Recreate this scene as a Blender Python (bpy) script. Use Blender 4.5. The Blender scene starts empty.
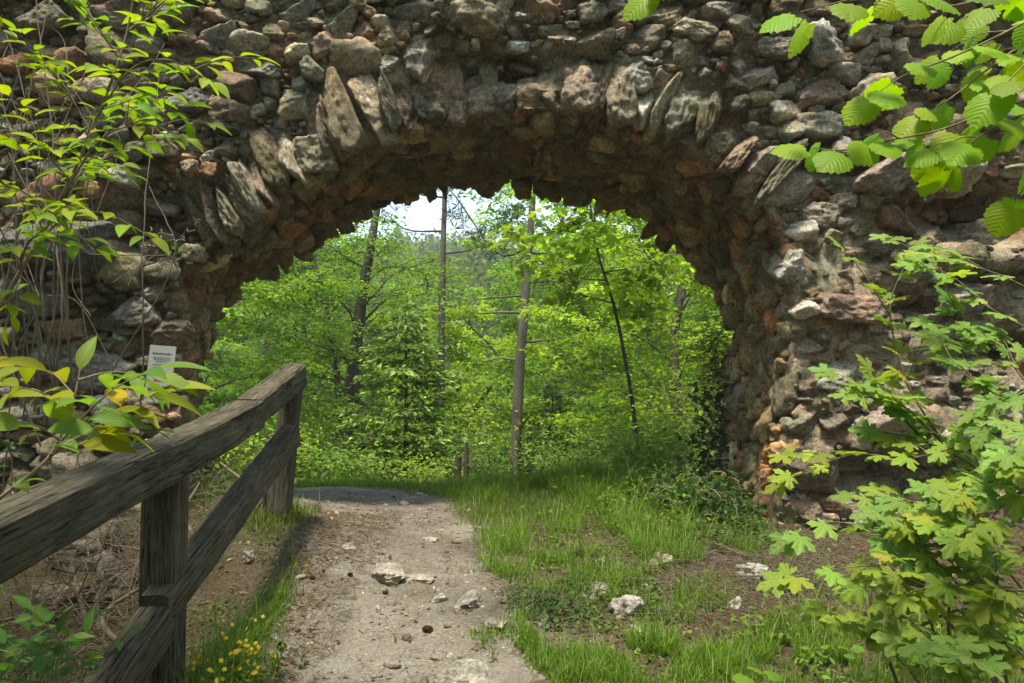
import bpy, math, random
import numpy as np
from mathutils import Vector, Matrix

# ------------------------------------------------------------------ camera, sky, sun, exposure
scene = bpy.context.scene
CAMZ = 1.6
F = 800.0
PITCH = math.atan(38.5 / F)
cam_d = bpy.data.cameras.new("camera")
cam = bpy.data.objects.new("camera", cam_d)
scene.collection.objects.link(cam)
cam_d.sensor_width = 36.0
cam_d.lens = F / 1024 * 36
cam_d.clip_start = 0.05
cam_d.clip_end = 2000
cam.location = (0, 0, CAMZ)
cam.rotation_euler = (math.pi / 2 + PITCH, 0, 0)
scene.camera = cam

SUN_EL, SUN_AZ = 74.0, 205.0     # azimuth from +Y towards +X: high, from behind the viewer's left shoulder
world = bpy.data.worlds.new("World")
scene.world = world
world.use_nodes = True
wn = world.node_tree
sky = wn.nodes.new("ShaderNodeTexSky")
sky.sky_type = 'NISHITA'
sky.sun_disc = False
sky.sun_elevation = math.radians(SUN_EL)
sky.sun_rotation = math.radians(SUN_AZ)
sky.air_density = 1.0
sky.dust_density = 1.5
sky.ozone_density = 1.0
wn.links.new(sky.outputs[0], wn.nodes["Background"].inputs[0])
wn.nodes["Background"].inputs[1].default_value = 0.15
sun_d = bpy.data.lights.new("sun", 'SUN')
sun_d.energy = 2.6
sun_d.angle = math.radians(9)
sun_d.color = (1.0, 0.95, 0.86)
sun = bpy.data.objects.new("sun", sun_d)
scene.collection.objects.link(sun)
sdir = Vector((math.sin(math.radians(SUN_AZ)) * math.cos(math.radians(SUN_EL)),
               math.cos(math.radians(SUN_AZ)) * math.cos(math.radians(SUN_EL)),
               math.sin(math.radians(SUN_EL))))
sun.rotation_euler = sdir.to_track_quat('Z', 'Y').to_euler()
scene.view_settings.view_transform = 'Standard'
scene.view_settings.look = 'None'
scene.view_settings.gamma = 1.0
scene.view_settings.exposure = 1.5
scene.view_settings.use_white_balance = True
scene.view_settings.white_balance_temperature = 7600
scene.view_settings.white_balance_tint = 4
scene.cycles.max_bounces = 8
scene.cycles.diffuse_bounces = 4
scene.cycles.transmission_bounces = 4
scene.cycles.use_denoising = True

rng = np.random.default_rng(7)
random.seed(7)

# ------------------------------------------------------------------ numpy helpers
def P(px, py, d):
    """world point seen at pixel (px,py) at distance d along +Y"""
    cx = (px - 512) / F
    cz = (341.5 - py) / F
    dy = math.cos(PITCH) - math.sin(PITCH) * cz
    dz = math.sin(PITCH) + math.cos(PITCH) * cz
    return np.array([cx / dy * d, d, CAMZ + dz / dy * d])

def _hash(ix, iy, iz, seed):
    h = (ix * 374761393 + iy * 668265263 + iz * 2147483647 + seed * 1274126177) & 0xFFFFFFFF
    h = ((h ^ (h >> 13)) * 1274126177) & 0xFFFFFFFF
    h = h ^ (h >> 16)
    return (h & 0xFFFFFF) / float(0xFFFFFF)

def vnoise(p, seed=0):
    p = np.asarray(p, dtype=np.float64)
    i = np.floor(p).astype(np.int64)
    f = p - i
    f = f * f * (3 - 2 * f)
    r = 0
    for dx in (0, 1):
        wx = f[..., 0] if dx else 1 - f[..., 0]
        for dy in (0, 1):
            wy = f[..., 1] if dy else 1 - f[..., 1]
            for dz in (0, 1):
                wz = f[..., 2] if dz else 1 - f[..., 2]
                r = r + wx * wy * wz * _hash(i[..., 0] + dx, i[..., 1] + dy, i[..., 2] + dz, seed)
    return r * 2 - 1

def fbm(p, octaves=4, seed=0, gain=0.5):
    p = np.asarray(p, dtype=np.float64)
    a, s, t = 1.0, 0, 0
    for k in range(octaves):
        s = s + a * vnoise(p * (2.03 ** k) + 17.3 * k, seed + k)
        t += a
        a *= gain
    return s / t

def norm(v):
    return v / np.maximum(np.linalg.norm(v, axis=-1, keepdims=True), 1e-9)

class MB:
    """collects vertices / faces and links them as one mesh object"""
    def __init__(self):
        self.V, self.F, self.C, self.L, self.M, self.n = [], [], [], [], [], 0
    def add(self, V, Fc, col=(1, 1, 1), luv=None, mat=0):
        V = np.asarray(V, dtype=np.float32).reshape(-1, 3)
        Fc = np.asarray(Fc, dtype=np.int64)
        if len(V) == 0 or len(Fc) == 0:
            return
        self.V.append(V)
        self.F.append(Fc + self.n)
        c = np.asarray(col, dtype=np.float32)
        self.C.append(np.broadcast_to(c, (len(V), 3)) if c.ndim == 1 else c)
        self.L.append(np.zeros((len(V), 3), np.float32) if luv is None else np.asarray(luv, np.float32))
        self.M.append(np.full(len(Fc), mat, np.int32))
        self.n += len(V)
    def mesh(self, name, mats, smooth=True):
        V = np.concatenate(self.V)
        me = bpy.data.meshes.new(name)
        loops = np.concatenate([f.ravel() for f in self.F]).astype(np.int32)
        tot = np.concatenate([np.full(len(f), f.shape[1], np.int32) for f in self.F])
        start = np.concatenate([[0], np.cumsum(tot)[:-1]]).astype(np.int32)
        me.vertices.add(len(V)); me.vertices.foreach_set("co", V.ravel())
        me.loops.add(len(loops)); me.loops.foreach_set("vertex_index", loops)
        me.polygons.add(len(tot)); me.polygons.foreach_set("loop_start", start)
        me.polygons.foreach_set("loop_total", tot)
        me.polygons.foreach_set("material_index", np.concatenate(self.M))
        me.polygons.foreach_set("use_smooth", np.full(len(tot), smooth))
        for nm, src in (("col", self.C), ("luv", self.L)):
            at = me.attributes.new(nm, 'FLOAT_COLOR', 'POINT')
            a = np.ones((len(V), 4), np.float32)
            a[:, :3] = np.concatenate(src)
            at.data.foreach_set("color", a.ravel())
        for m in (mats if isinstance(mats, (list, tuple)) else [mats]):
            me.materials.append(m)
        me.update(calc_edges=True)
        me.validate()
        return me
    def build(self, name, mats, parent=None, smooth=True):
        o = bpy.data.objects.new(name, self.mesh(name, mats, smooth))
        scene.collection.objects.link(o)
        if parent is not None:
            o.parent = parent
        return o

def empty(name, loc=(0, 0, 0)):
    o = bpy.data.objects.new(name, None)
    o.empty_display_size = 0.2
    scene.collection.objects.link(o)
    o.location = loc
    return o

def tag(o, label=None, cat=None, group=None, kind=None):
    if label: o['label'] = label
    if cat: o['category'] = cat
    if group: o['group'] = group
    if kind: o['kind'] = kind
    return o

def grid_faces(nu, nv, closed_u=False):
    """vertex index = i*nv + j"""
    i = np.arange(nu if closed_u else nu - 1)
    j = np.arange(nv - 1)
    I, J = np.meshgrid(i, j, indexing='ij')
    I2 = (I + 1) % nu
    return np.stack([I * nv + J, I2 * nv + J, I2 * nv + J + 1, I * nv + J + 1], -1).reshape(-1, 4)

def smooth_path(pts, n):
    """Catmull-Rom resample of control points (k,3) to n points"""
    p = np.asarray(pts, float)
    if len(p) == 2:
        t = np.linspace(0, 1, n)[:, None]
        return p[0] * (1 - t) + p[1] * t
    e = np.vstack([2 * p[0] - p[1], p, 2 * p[-1] - p[-2]])
    k = len(p) - 1
    t = np.linspace(0, k - 1e-6, n)
    i = t.astype(int)
    f = (t - i)[:, None]
    a, b, c, d = e[i], e[i + 1], e[i + 2], e[i + 3]
    return 0.5 * ((2 * b) + (-a + c) * f + (2 * a - 5 * b + 4 * c - d) * f ** 2 + (-a + 3 * b - 3 * c + d) * f ** 3)

def tube(mb, pts, r, ns=6, col=(1, 1, 1), mat=0, rough=0.0):
    pts = np.asarray(pts, float)
    n = len(pts)
    r = np.broadcast_to(np.asarray(r, float), (n,)) if np.ndim(r) == 0 else np.interp(np.linspace(0, 1, n), np.linspace(0, 1, len(r)), r)
    t = norm(np.gradient(pts, axis=0))
    ref = np.array([0, 0, 1.0]) if abs(t[:, 2]).mean() < 0.8 else np.array([1.0, 0, 0])
    u = norm(np.cross(t, ref)); v = np.cross(t, u)
    a = np.linspace(0, 2 * math.pi, ns, endpoint=False)
    ring = np.cos(a)[None, :, None] * u[:, None] + np.sin(a)[None, :, None] * v[:, None]
    rr = r[:, None, None] * np.ones((1, ns, 1))
    if rough:
        rr = rr * (1 + rough * fbm(pts[:, None] * 3 + ring * 1.3, 3, 5)[..., None])
    V = pts[:, None] + ring * rr
    Fc = []
    i, j = np.meshgrid(np.arange(n - 1), np.arange(ns), indexing='ij')
    j2 = (j + 1) % ns
    Fc = np.stack([i * ns + j, i * ns + j2, (i + 1) * ns + j2, (i + 1) * ns + j], -1).reshape(-1, 4)
    L = np.zeros((n * ns, 3)); 
    L[:, 0] = np.repeat(np.linspace(0, 1, n), ns)
    mb.add(V.reshape(-1, 3), Fc, col, L, mat)

def tubes(mb, P0, P1, r, col, mat=0):
    """many straight 3-sided sticks at once"""
    P0 = np.asarray(P0, float); P1 = np.asarray(P1, float)
    t = norm(P1 - P0)
    u = norm(np.cross(t, np.array([0.13, 0.31, 0.94]))); v = np.cross(t, u)
    V = []
    r = np.broadcast_to(np.asarray(r, float), (len(P0),))[:, None]
    for k in range(3):
        a = 2 * math.pi * k / 3
        o = (math.cos(a) * u + math.sin(a) * v) * r
        V += [P0 + o, P1 + o * 0.5]
    V = np.stack(V, 1)
    base = np.array([[0, 2, 3, 1], [2, 4, 5, 3], [4, 0, 1, 5]])
    Fc = (np.arange(len(P0))[:, None, None] * 6 + base[None]).reshape(-1, 4)
    c = np.asarray(col, np.float32)
    if c.ndim == 2: c = np.repeat(c, 6, 0)
    mb.add(V.reshape(-1, 3), Fc, c, None, mat)

# ---------------- leaf templates: x across, y along, z normal
def tpl_simple(w=0.42, fold=0.12):
    V = np.array([[0, 0, 0], [w / 2, .45, fold], [0, 1, -.08], [-w / 2, .45, fold]])
    return V, np.array([[0, 1, 2, 3]]), np.array([[0, 0, 0], [.45, 1, 0], [1, 0, 0], [.45, 1, 0]])

def tpl_ovate(w=0.5, rows=7, fold=0.16, droop=0.25, tip=1.6):
    t = np.linspace(0, 1, rows)
    hw = w / 2 * np.sin(np.pi * t ** 0.8) ** 0.9 * np.where(t > .75, 1 - ((t - .75) / .25) ** 2 * 0.0, 1)
    hw[0] = 0.004; hw[-1] = 0.004
    V, L = [], []
    for i in range(rows):
        z0 = -droop * t[i] ** 2
        for s in (-1, -.5, 0, .5, 1):
            V.append([s * hw[i], t[i], z0 + abs(s) * hw[i] * fold * 2 - 0.02 * (abs(s) == .5)])
            L.append([t[i], abs(s), 0.3])
    return np.array(V), grid_faces(rows, 5), np.array(L)

def tpl_round(serr=0.045, n=40, cup=0.12, w=0.95):
    V = [[0, 0.42, 0]]; L = [[.42, 0, 0]]
    inner, outer = [], []
    for k in range(n):
        a = -math.pi / 2 + 2 * math.pi * (k + .5) / n
        r = 0.5 * (1 + serr * (1 if k % 2 else -1))
        x = math.cos(a) * r * w; y = 0.5 + math.sin(a) * r
        if math.sin(a) < -0.8: y += (abs(math.sin(a)) - .8) * 0.9      # heart base
        if math.sin(a) > .93: y += (math.sin(a) - .93) * 1.2
        outer.append([x, y, -cup * (x * x * 3 + (y - .4) ** 2 * 2) + 0.015 * (1 if k % 3 == 0 else -1)])
        inner.append([x * .55, .42 + (y - .42) * .55, -cup * .25 * (x * x * 3 + (y - .4) ** 2 * 2) + abs(x) * .05])
    V += inner + outer
    V = np.array(V)
    L = np.stack([V[:, 1], np.abs(V[:, 0]) * 2, np.full(len(V), .6)], 1)
    tri = [[0, 1 + k, 1 + (k + 1) % n] for k in range(n)]
    quad = [[1 + k, 1 + n + k, 1 + n + (k + 1) % n, 1 + (k + 1) % n] for k in range(n)]
    # express triangles as degenerate-free quads by pairing
    return V, (np.array(tri), np.array(quad)), L

def tpl_maple(lobes=5, depth=0.52, cup=0.16):
    """palmate lobed leaf; petiole joins at origin"""
    angs = {5: [-118, -58, 0, 58, 118], 3: [-60, 0, 60]}[lobes]
    lens = {5: [.5, .80, .95, .80, .5], 3: [.8, 1.0, .8]}[lobes]
    pts = [(0.04, -0.1)]
    def pol(r, deg):
        a = math.radians(90 - deg)
        return (r * math.cos(a), r * math.sin(a))
    out = []
    order = list(zip(angs, lens))
    out.append(pol(0.10, -165))
    for i, (a, l) in enumerate(order):
        out.append(pol(l * .58, a - 23)); out.append(pol(l * .80, a - 20)); out.append(pol(l * .82, a - 11))
        out.append(pol(l * .97, a - 5)); out.append(pol(l, a)); out.append(pol(l * .95, a + 6))
        out.append(pol(l * .82, a + 11)); out.append(pol(l * .80, a + 20)); out.append(pol(l * .58, a + 23))
        if i < len(order) - 1:
            a2, l2 = order[i + 1]
            out.append(pol(min(l, l2) * (1 - depth), (a + a2) / 2))
    out.append(pol(0.10, 165))
    out = np.array(out)
    n = len(out)
    O = np.zeros((n, 3)); O[:, :2] = out
    O[:, 1] += 0.0
    rr = np.linalg.norm(out, axis=1)
    O[:, 2] = -cup * rr ** 2 + 0.03 * np.sin(np.arange(n) * 1.7)
    I = O * np.array([.5, .5, .35]); I[:, 2] += .035
    V = np.vstack([[0, 0, 0], I, O])
    tri = np.array([[0, 1 + (k + 1) % n, 1 + k] for k in range(n - 1)])
    quad = np.array([[1 + k, 1 + (k + 1) % n, 1 + n + (k + 1) % n, 1 + n + k] for k in range(n - 1)])
    L = np.stack([V[:, 1] * .5 + .5, np.abs(V[:, 0]), np.full(len(V), 1.0)], 1)
    return V, (tri, quad), L

def place(mb, tpl, pos, dirv, nrm, size, col, mat=0, squash=None):
    V, Fc, L = tpl
    pos = np.asarray(pos, float).reshape(-1, 3)
    N = len(pos)
    if N == 0: return
    y = norm(np.broadcast_to(np.asarray(dirv, float).reshape(-1, 3), (N, 3)))
    z = np.broadcast_to(np.asarray(nrm, float).reshape(-1, 3), (N, 3))
    z = norm(z - (z * y).sum(-1, keepdims=True) * y)
    x = np.cross(y, z)
    s = np.broadcast_to(np.asarray(size, float), (N,))[:, None, None]
    sx = 1.0 if squash is None else squash[:, None, None]
    W = pos[:, None] + s * (V[None, :, 0:1] * sx * x[:, None] + V[None, :, 1:2] * y[:, None] + V[None, :, 2:3] * z[:, None])
    n = len(V)
    c = np.asarray(col, np.float32)
    c = np.broadcast_to(c, (N, 3)) if c.ndim == 1 else c
    c = np.repeat(c, n, 0)
    LL = np.tile(L, (N, 1))
    off = (np.arange(N) * n)[:, None, None]
    fl = Fc if isinstance(Fc, tuple) else (Fc,)
    base = mb.n
    first = True
    for f in fl:
        FF = (off + f[None]).reshape(-1, f.shape[1])
        if first:
            mb.add(W.reshape(-1, 3), FF, c, LL, mat); first = False
        else:
            mb.F.append(FF + base); mb.M.append(np.full(len(FF), mat, np.int32))

def rnd_dir(n, zbias=0.0, zs=1.0):
    v = rng.normal(size=(n, 3)); v[:, 2] = v[:, 2] * zs + zbias
    return norm(v)

def jcol(base, n, amt=0.25, hue=0.12):
    b = np.asarray(base, float)
    k = np.exp(rng.normal(0, amt, (n, 1)))
    c = (b[None] if b.ndim == 1 else b) * k
    h = rng.normal(0, hue, n)
    c[:, 0] *= np.exp(h); c[:, 2] *= np.exp(-h * .5)
    return np.clip(c, 0.003, .85)

# ------------------------------------------------------------------ materials
def new_mat(name):
    m = bpy.data.materials.new(name)
    m.use_nodes = True
    nt = m.node_tree
    return m, nt, nt.nodes["Principled BSDF"], nt.nodes["Material Output"]

def nd(nt, typ, **kw):
    n = nt.nodes.new(typ)
    for k, v in kw.items():
        if k.startswith("i_"):
            key = k[2:]
            key = int(key) if key.isdigit() else key
            n.inputs[key].default_value = v
        else:
            setattr(n, k, v)
    return n

def ramp(nt, fac, stops):
    r = nt.nodes.new("ShaderNodeValToRGB")
    e = r.color_ramp.elements
    while len(e) > 1: e.remove(e[-1])
    e[0].position = stops[0][0]; e[0].color = stops[0][1]
    for p, c in stops[1:]:
        x = e.new(p); x.color = c
    nt.links.new(fac, r.inputs[0])
    return r

def g(v, a=1): return (v, v, v, a)

def mulc(nt, a, b, fac=1.0, blend='MULTIPLY'):
    m = nt.nodes.new("ShaderNodeMix"); m.data_type = 'RGBA'; m.blend_type = blend
    m.inputs[0].default_value = fac if not hasattr(fac, 'links') else 0
    if hasattr(fac, 'links'): nt.links.new(fac, m.inputs[0])
    for s, v in ((6, a), (7, b)):
        if hasattr(v, 'links'): nt.links.new(v, m.inputs[s])
        else: m.inputs[s].default_value = v
    return m.outputs[2]

def noise(nt, scale, detail=6, rough=.6, vec=None, dist=0.0):
    n = nt.nodes.new("ShaderNodeTexNoise")
    n.inputs['Scale'].default_value = scale; n.inputs['Detail'].default_value = detail
    n.inputs['Roughness'].default_value = rough; n.inputs['Distortion'].default_value = dist
    if vec is not None: nt.links.new(vec, n.inputs['Vector'])
    return n

def stone_mat(name, tint=(1, 1, 1), moss=0.35, lichen=0.5, bump=0.6, use_attr=True, base=(.27, .23, .18)):
    m, nt, bs, out = new_mat(name)
    tc = nt.nodes.new("ShaderNodeTexCoord").outputs['Object']
    if use_attr:
        at = nd(nt, "ShaderNodeAttribute", attribute_name="col"); colr = at.outputs['Color']
    else:
        colr = base + (1,)
    n1 = noise(nt, 7, 8, .65, tc)
    r1 = ramp(nt, n1.outputs[0], [(.28, g(.45)), (.5, g(1.0)), (.72, g(1.5))])
    c = mulc(nt, colr, r1.outputs[0])
    n2 = noise(nt, 38, 8, .7, tc)
    r2 = ramp(nt, n2.outputs[0], [(.32, g(.42)), (.5, g(1.0)), (.68, g(1.6))])
    c = mulc(nt, c, r2.outputs[0])
    n6 = noise(nt, 130, 5, .75, tc)
    r6 = ramp(nt, n6.outputs[0], [(.33, g(.55)), (.5, g(1.0)), (.68, g(1.5))])
    c = mulc(nt, c, r6.outputs[0])
    # iron-red blotches
    n5 = noise(nt, 3.1, 5, .6, tc, .4)
    r5 = ramp(nt, n5.outputs[0], [(.52, g(0)), (.68, g(.55))])
    c = mulc(nt, c, mulc(nt, c, (1.25, .82, .62, 1)), r5.outputs[0], 'MIX')
    # pale lichen flecks
    n3 = noise(nt, 16, 8, .72, tc, .3)
    r3 = ramp(nt, n3.outputs[0], [(.60, g(0)), (.66, g(lichen))])
    c = mulc(nt, c, (.42, .42, .37, 1), r3.outputs[0], 'MIX')
    # moss and algae film
    n4 = noise(nt, 2.3, 6, .65, tc, .5)
    r4 = ramp(nt, n4.outputs[0], [(.5, g(0)), (.66, g(moss))])
    c = mulc(nt, c, (.115, .125, .045, 1), r4.outputs[0], 'MIX')
    c = mulc(nt, c, tint + (1,))
    nt.links.new(c, bs.inputs['Base Color'])
    bs.inputs['Roughness'].default_value = .9
    bs.inputs['Specular IOR Level'].default_value = .2
    nb1 = noise(nt, 24, 9, .75, tc)
    nb2 = noise(nt, 90, 6, .7, tc)
    ad = nd(nt, "ShaderNodeMath", operation='MULTIPLY_ADD'); ad.inputs[1].default_value = .35
    nt.links.new(nb2.outputs[0], ad.inputs[0]); nt.links.new(nb1.outputs[0], ad.inputs[2])
    bp = nd(nt, "ShaderNodeBump"); bp.inputs['Strength'].default_value = bump; bp.inputs['Distance'].default_value = .04
    nt.links.new(ad.outputs[0], bp.inputs['Height'])
    nt.links.new(bp.outputs[0], bs.inputs['Normal'])
    return m

def leaf_mat(name, transl=0.45, rough=.5, veins=0.0, tcol=(1.5, 1.55, .55), spec=.35):
    m, nt, bs, out = new_mat(name)
    at = nd(nt, "ShaderNodeAttribute", attribute_name="col")
    c = at.outputs['Color']
    if veins > 0:
        lu = nd(nt, "ShaderNodeAttribute", attribute_name="luv")
        sp = nt.nodes.new("ShaderNodeSeparateColor"); nt.links.new(lu.outputs['Color'], sp.inputs[0])
        ml = nd(nt, "ShaderNodeMath", operation='MULTIPLY_ADD'); ml.inputs[1].default_value = -.38
        nt.links.new(sp.outputs[1], ml.inputs[0]); nt.links.new(sp.outputs[0], ml.inputs[2])
        s = nd(nt, "ShaderNodeMath", operation='MULTIPLY'); s.inputs[1].default_value = 52.0
        nt.links.new(ml.outputs[0], s.inputs[0])
        sn = nd(nt, "ShaderNodeMath", operation='SINE'); nt.links.new(s.outputs[0], sn.inputs[0])
        rv = ramp(nt, sn.outputs[0], [(.0, g(1)), (.8, g(1.0)), (.98, g(1 + veins))])
        c2 = mulc(nt, c, rv.outputs[0])
        rm = ramp(nt, sp.outputs[1], [(.0, g(1 + veins * 1.6)), (.08, g(1.0))])
        c = mulc(nt, c2, rm.outputs[0])
        bp = nd(nt, "ShaderNodeBump"); bp.inputs['Strength'].default_value = .18; bp.inputs['Distance'].default_value = .003
        nt.links.new(sn.outputs[0], bp.inputs['Height']); nt.links.new(bp.outputs[0], bs.inputs['Normal'])
    nt.links.new(c, bs.inputs['Base Color'])
    bs.inputs['Roughness'].default_value = rough
    bs.inputs['Specular IOR Level'].default_value = spec
    tr = nt.nodes.new("ShaderNodeBsdfTranslucent")
    nt.links.new(mulc(nt, c, tcol + (1,)), tr.inputs['Color'])
    mx = nt.nodes.new("ShaderNodeMixShader"); mx.inputs[0].default_value = transl
    nt.links.new(bs.outputs[0], mx.inputs[1]); nt.links.new(tr.outputs[0], mx.inputs[2])
    nt.links.new(mx.outputs[0], out.inputs[0])
    return m

def bark_mat(name, base, scale=9, bump=.7):
    m, nt, bs, out = new_mat(name)
    tc = nt.nodes.new("ShaderNodeTexCoord").outputs['Object']
    mp = nt.nodes.new("ShaderNodeMapping"); mp.inputs['Scale'].default_value = (1, 1, .25)
    nt.links.new(tc, mp.inputs[0])
    n1 = noise(nt, scale, 8, .7, mp.outputs[0])
    r = ramp(nt, n1.outputs[0], [(.3, tuple(x * .45 for x in base) + (1,)), (.5, base + (1,)), (.75, tuple(min(1, x * 1.7) for x in base) + (1,))])
    nt.links.new(r.outputs[0], bs.inputs['Base Color'])
    bs.inputs['Roughness'].default_value = .9
    bp = nd(nt, "ShaderNodeBump"); bp.inputs['Strength'].default_value = bump; bp.inputs['Distance'].default_value = .03
    nt.links.new(n1.outputs[0], bp.inputs['Height']); nt.links.new(bp.outputs[0], bs.inputs['Normal'])
    return m

def wood_mat(name):
    """old weathered squared timber; local X runs along the beam"""
    m, nt, bs, out = new_mat(name)
    tc = nt.nodes.new("ShaderNodeTexCoord").outputs['Object']
    mp = nt.nodes.new("ShaderNodeMapping"); mp.inputs['Scale'].default_value = (.07, 1, 1)
    nt.links.new(tc, mp.inputs[0])
    n1 = noise(nt, 120, 9, .75, mp.outputs[0], .25)
    r = ramp(nt, n1.outputs[0], [(.30, (.035, .030, .021, 1)), (.46, (.088, .077, .057, 1)), (.56, (.14, .124, .096, 1)), (.72, (.25, .225, .185, 1))])
    n2 = noise(nt, 4.5, 6, .65, tc)
    r2 = ramp(nt, n2.outputs[0], [(.3, (.55, .55, .48, 1)), (.55, g(1)), (.75, (1.3, 1.28, 1.2, 1))])
    c = mulc(nt, r.outputs[0], r2.outputs[0])
    vk = nt.nodes.new("ShaderNodeTexVoronoi"); vk.inputs['Scale'].default_value = 3.2
    mk = nt.nodes.new("ShaderNodeMapping"); mk.inputs['Scale'].default_value = (.7, 1.3, 1.3); nt.links.new(tc, mk.inputs[0]); nt.links.new(mk.outputs[0], vk.inputs['Vector'])
    rk = ramp(nt, vk.outputs['Distance'], [(.0, g(.35)), (.035, g(.5)), (.05, g(1.25)), (.09, g(1.0))])
    c = mulc(nt, c, rk.outputs[0])
    # algae on some stretches
    n3 = noise(nt, 3.0, 6, .7, tc, .5)
    r3 = ramp(nt, n3.outputs[0], [(.52, g(0)), (.7, g(.45))])
    c = mulc(nt, c, (.085, .095, .035, 1), r3.outputs[0], 'MIX')
    # drying cracks along the grain
    mp2 = nt.nodes.new("ShaderNodeMapping"); mp2.inputs['Scale'].default_value = (.035, 1, 1)
    nt.links.new(tc, mp2.inputs[0])
    n4 = noise(nt, 34, 3, .55, mp2.outputs[0], .15)
    r4 = ramp(nt, n4.outputs[0], [(.478, g(1)), (.495, g(.08)), (.505, g(.08)), (.522, g(1))])
    n5 = noise(nt, 2.0, 2, .5, tc)
    r5 = ramp(nt, n5.outputs[0], [(.36, g(0)), (.48, g(1))])
    crack = mulc(nt, g(1), r4.outputs[0], r5.outputs[0], 'MIX')
    c = mulc(nt, c, crack)
    nt.links.new(c, bs.inputs['Base Color'])
    bs.inputs['Roughness'].default_value = .85
    bs.inputs['Specular IOR Level'].default_value = .25
    hm = mulc(nt, n1.outputs[0], crack)
    bp = nd(nt, "ShaderNodeBump"); bp.inputs['Strength'].default_value = .8; bp.inputs['Distance'].default_value = .012
    nt.links.new(hm, bp.inputs['Height']); nt.links.new(bp.outputs[0], bs.inputs['Normal'])
    return m

M_STONE = stone_mat("rubble_stone", moss=.4, lichen=.6, bump=1.0)
M_SOFFIT = stone_mat("soffit_stone", moss=.4, lichen=.12, bump=.9, tint=(1.0, .97, .88))
M_MORTAR = stone_mat("old_mortar", moss=.45, lichen=.3, bump=1.0)
M_ROCK = stone_mat("loose_stone", moss=.15, lichen=.1, bump=.6)
M_LEAF = leaf_mat("leaf_close", .45, .5, veins=.05, spec=.25)
M_FOL = leaf_mat("leaf_tree", .5, .6, spec=.15)
M_NEEDLE = leaf_mat("needle", .25, .55, tcol=(1.2, 1.3, .6))
M_GRASS = leaf_mat("grass_blade", .45, .5)
M_BARK = bark_mat("bark_dark", (.075, .062, .048))
M_BARKP = bark_mat("bark_pine", (.115, .10, .085), 7, 1.0)
M_TWIG = bark_mat("twig_bark", (.20, .155, .105), 25, .3)
M_DRY = bark_mat("dry_stem", (.14, .112, .08), 25, .3)
M_WOOD = wood_mat("weathered_timber")

def plain(name, col, rough=.7, emis=None):
    m, nt, bs, out = new_mat(name)
    bs.inputs['Base Color'].default_value = col + (1,)
    bs.inputs['Roughness'].default_value = rough
    return m

# ground and path materials
def ground_mat():
    m, nt, bs, out = new_mat("forest_soil")
    tc = nt.nodes.new("ShaderNodeTexCoord").outputs['Object']
    n1 = noise(nt, 1.3, 8, .7, tc)
    r = ramp(nt, n1.outputs[0], [(.3, (.05, .036, .023, 1)), (.5, (.095, .070, .045, 1)), (.7, (.14, .108, .072, 1))])
    n2 = noise(nt, 45, 8, .75, tc)
    r2 = ramp(nt, n2.outputs[0], [(.3, g(.45)), (.5, g(1)), (.72, g(1.7))])
    at = nd(nt, 'ShaderNodeAttribute', attribute_name='col')
    spx = nt.nodes.new('ShaderNodeSeparateColor'); nt.links.new(at.outputs['Color'], spx.inputs[0])
    c = mulc(nt, r.outputs[0], (.20, .17, .14, 1), spx.outputs[0], 'MIX')
    c = mulc(nt, c, r2.outputs[0])
    n3 = noise(nt, 1.9, 6, .7, tc)
    r3 = ramp(nt, n3.outputs[0], [(.48, g(0)), (.62, g(.6))])
    c = mulc(nt, c, (.055, .085, .02, 1), r3.outputs[0], 'MIX')
    nt.links.new(c, bs.inputs['Base Color'])
    bs.inputs['Roughness'].default_value = .95
    bs.inputs['Specular IOR Level'].default_value = .1
    bp = nd(nt, "ShaderNodeBump"); bp.inputs['Strength'].default_value = .9; bp.inputs['Distance'].default_value = .03
    nt.links.new(n2.outputs[0], bp.inputs['Height']); nt.links.new(bp.outputs[0], bs.inputs['Normal'])
    return m

def path_mat():
    m, nt, bs, out = new_mat("trodden_path")
    tc = nt.nodes.new("ShaderNodeTexCoord").outputs['Object']
    n1 = noise(nt, 1.7, 8, .65, tc)
    r = ramp(nt, n1.outputs[0], [(.34, (.10, .084, .068, 1)), (.44, (.175, .157, .136, 1)), (.55, (.225, .205, .18, 1)), (.68, (.28, .26, .23, 1))])
    n2 = noise(nt, 75, 8, .8, tc)
    r2 = ramp(nt, n2.outputs[0], [(.3, g(.5)), (.5, g(1)), (.72, g(1.5))])
    c = mulc(nt, r.outputs[0], r2.outputs[0])
    vo = nt.nodes.new("ShaderNodeTexVoronoi"); vo.inputs['Scale'].default_value = 55
    nt.links.new(tc, vo.inputs['Vector'])
    rv = ramp(nt, vo.outputs['Distance'], [(.0, g(1.2)), (.5, g(.9)), (.8, g(.65))])
    c = mulc(nt, c, rv.outputs[0], .6)
    nt.links.new(c, bs.inputs['Base Color'])
    bs.inputs['Roughness'].default_value = .95
    bs.inputs['Specular IOR Level'].default_value = .1
    bp = nd(nt, "ShaderNodeBump"); bp.inputs['Strength'].default_value = .8; bp.inputs['Distance'].default_value = .018
    ad = nd(nt, "ShaderNodeMath", operation='MULTIPLY_ADD'); ad.inputs[1].default_value = -.6
    nt.links.new(vo.outputs['Distance'], ad.inputs[0]); nt.links.new(n2.outputs[0], ad.inputs[2])
    nt.links.new(ad.outputs[0], bp.inputs['Height']); nt.links.new(bp.outputs[0], bs.inputs['Normal'])
    return m

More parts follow.
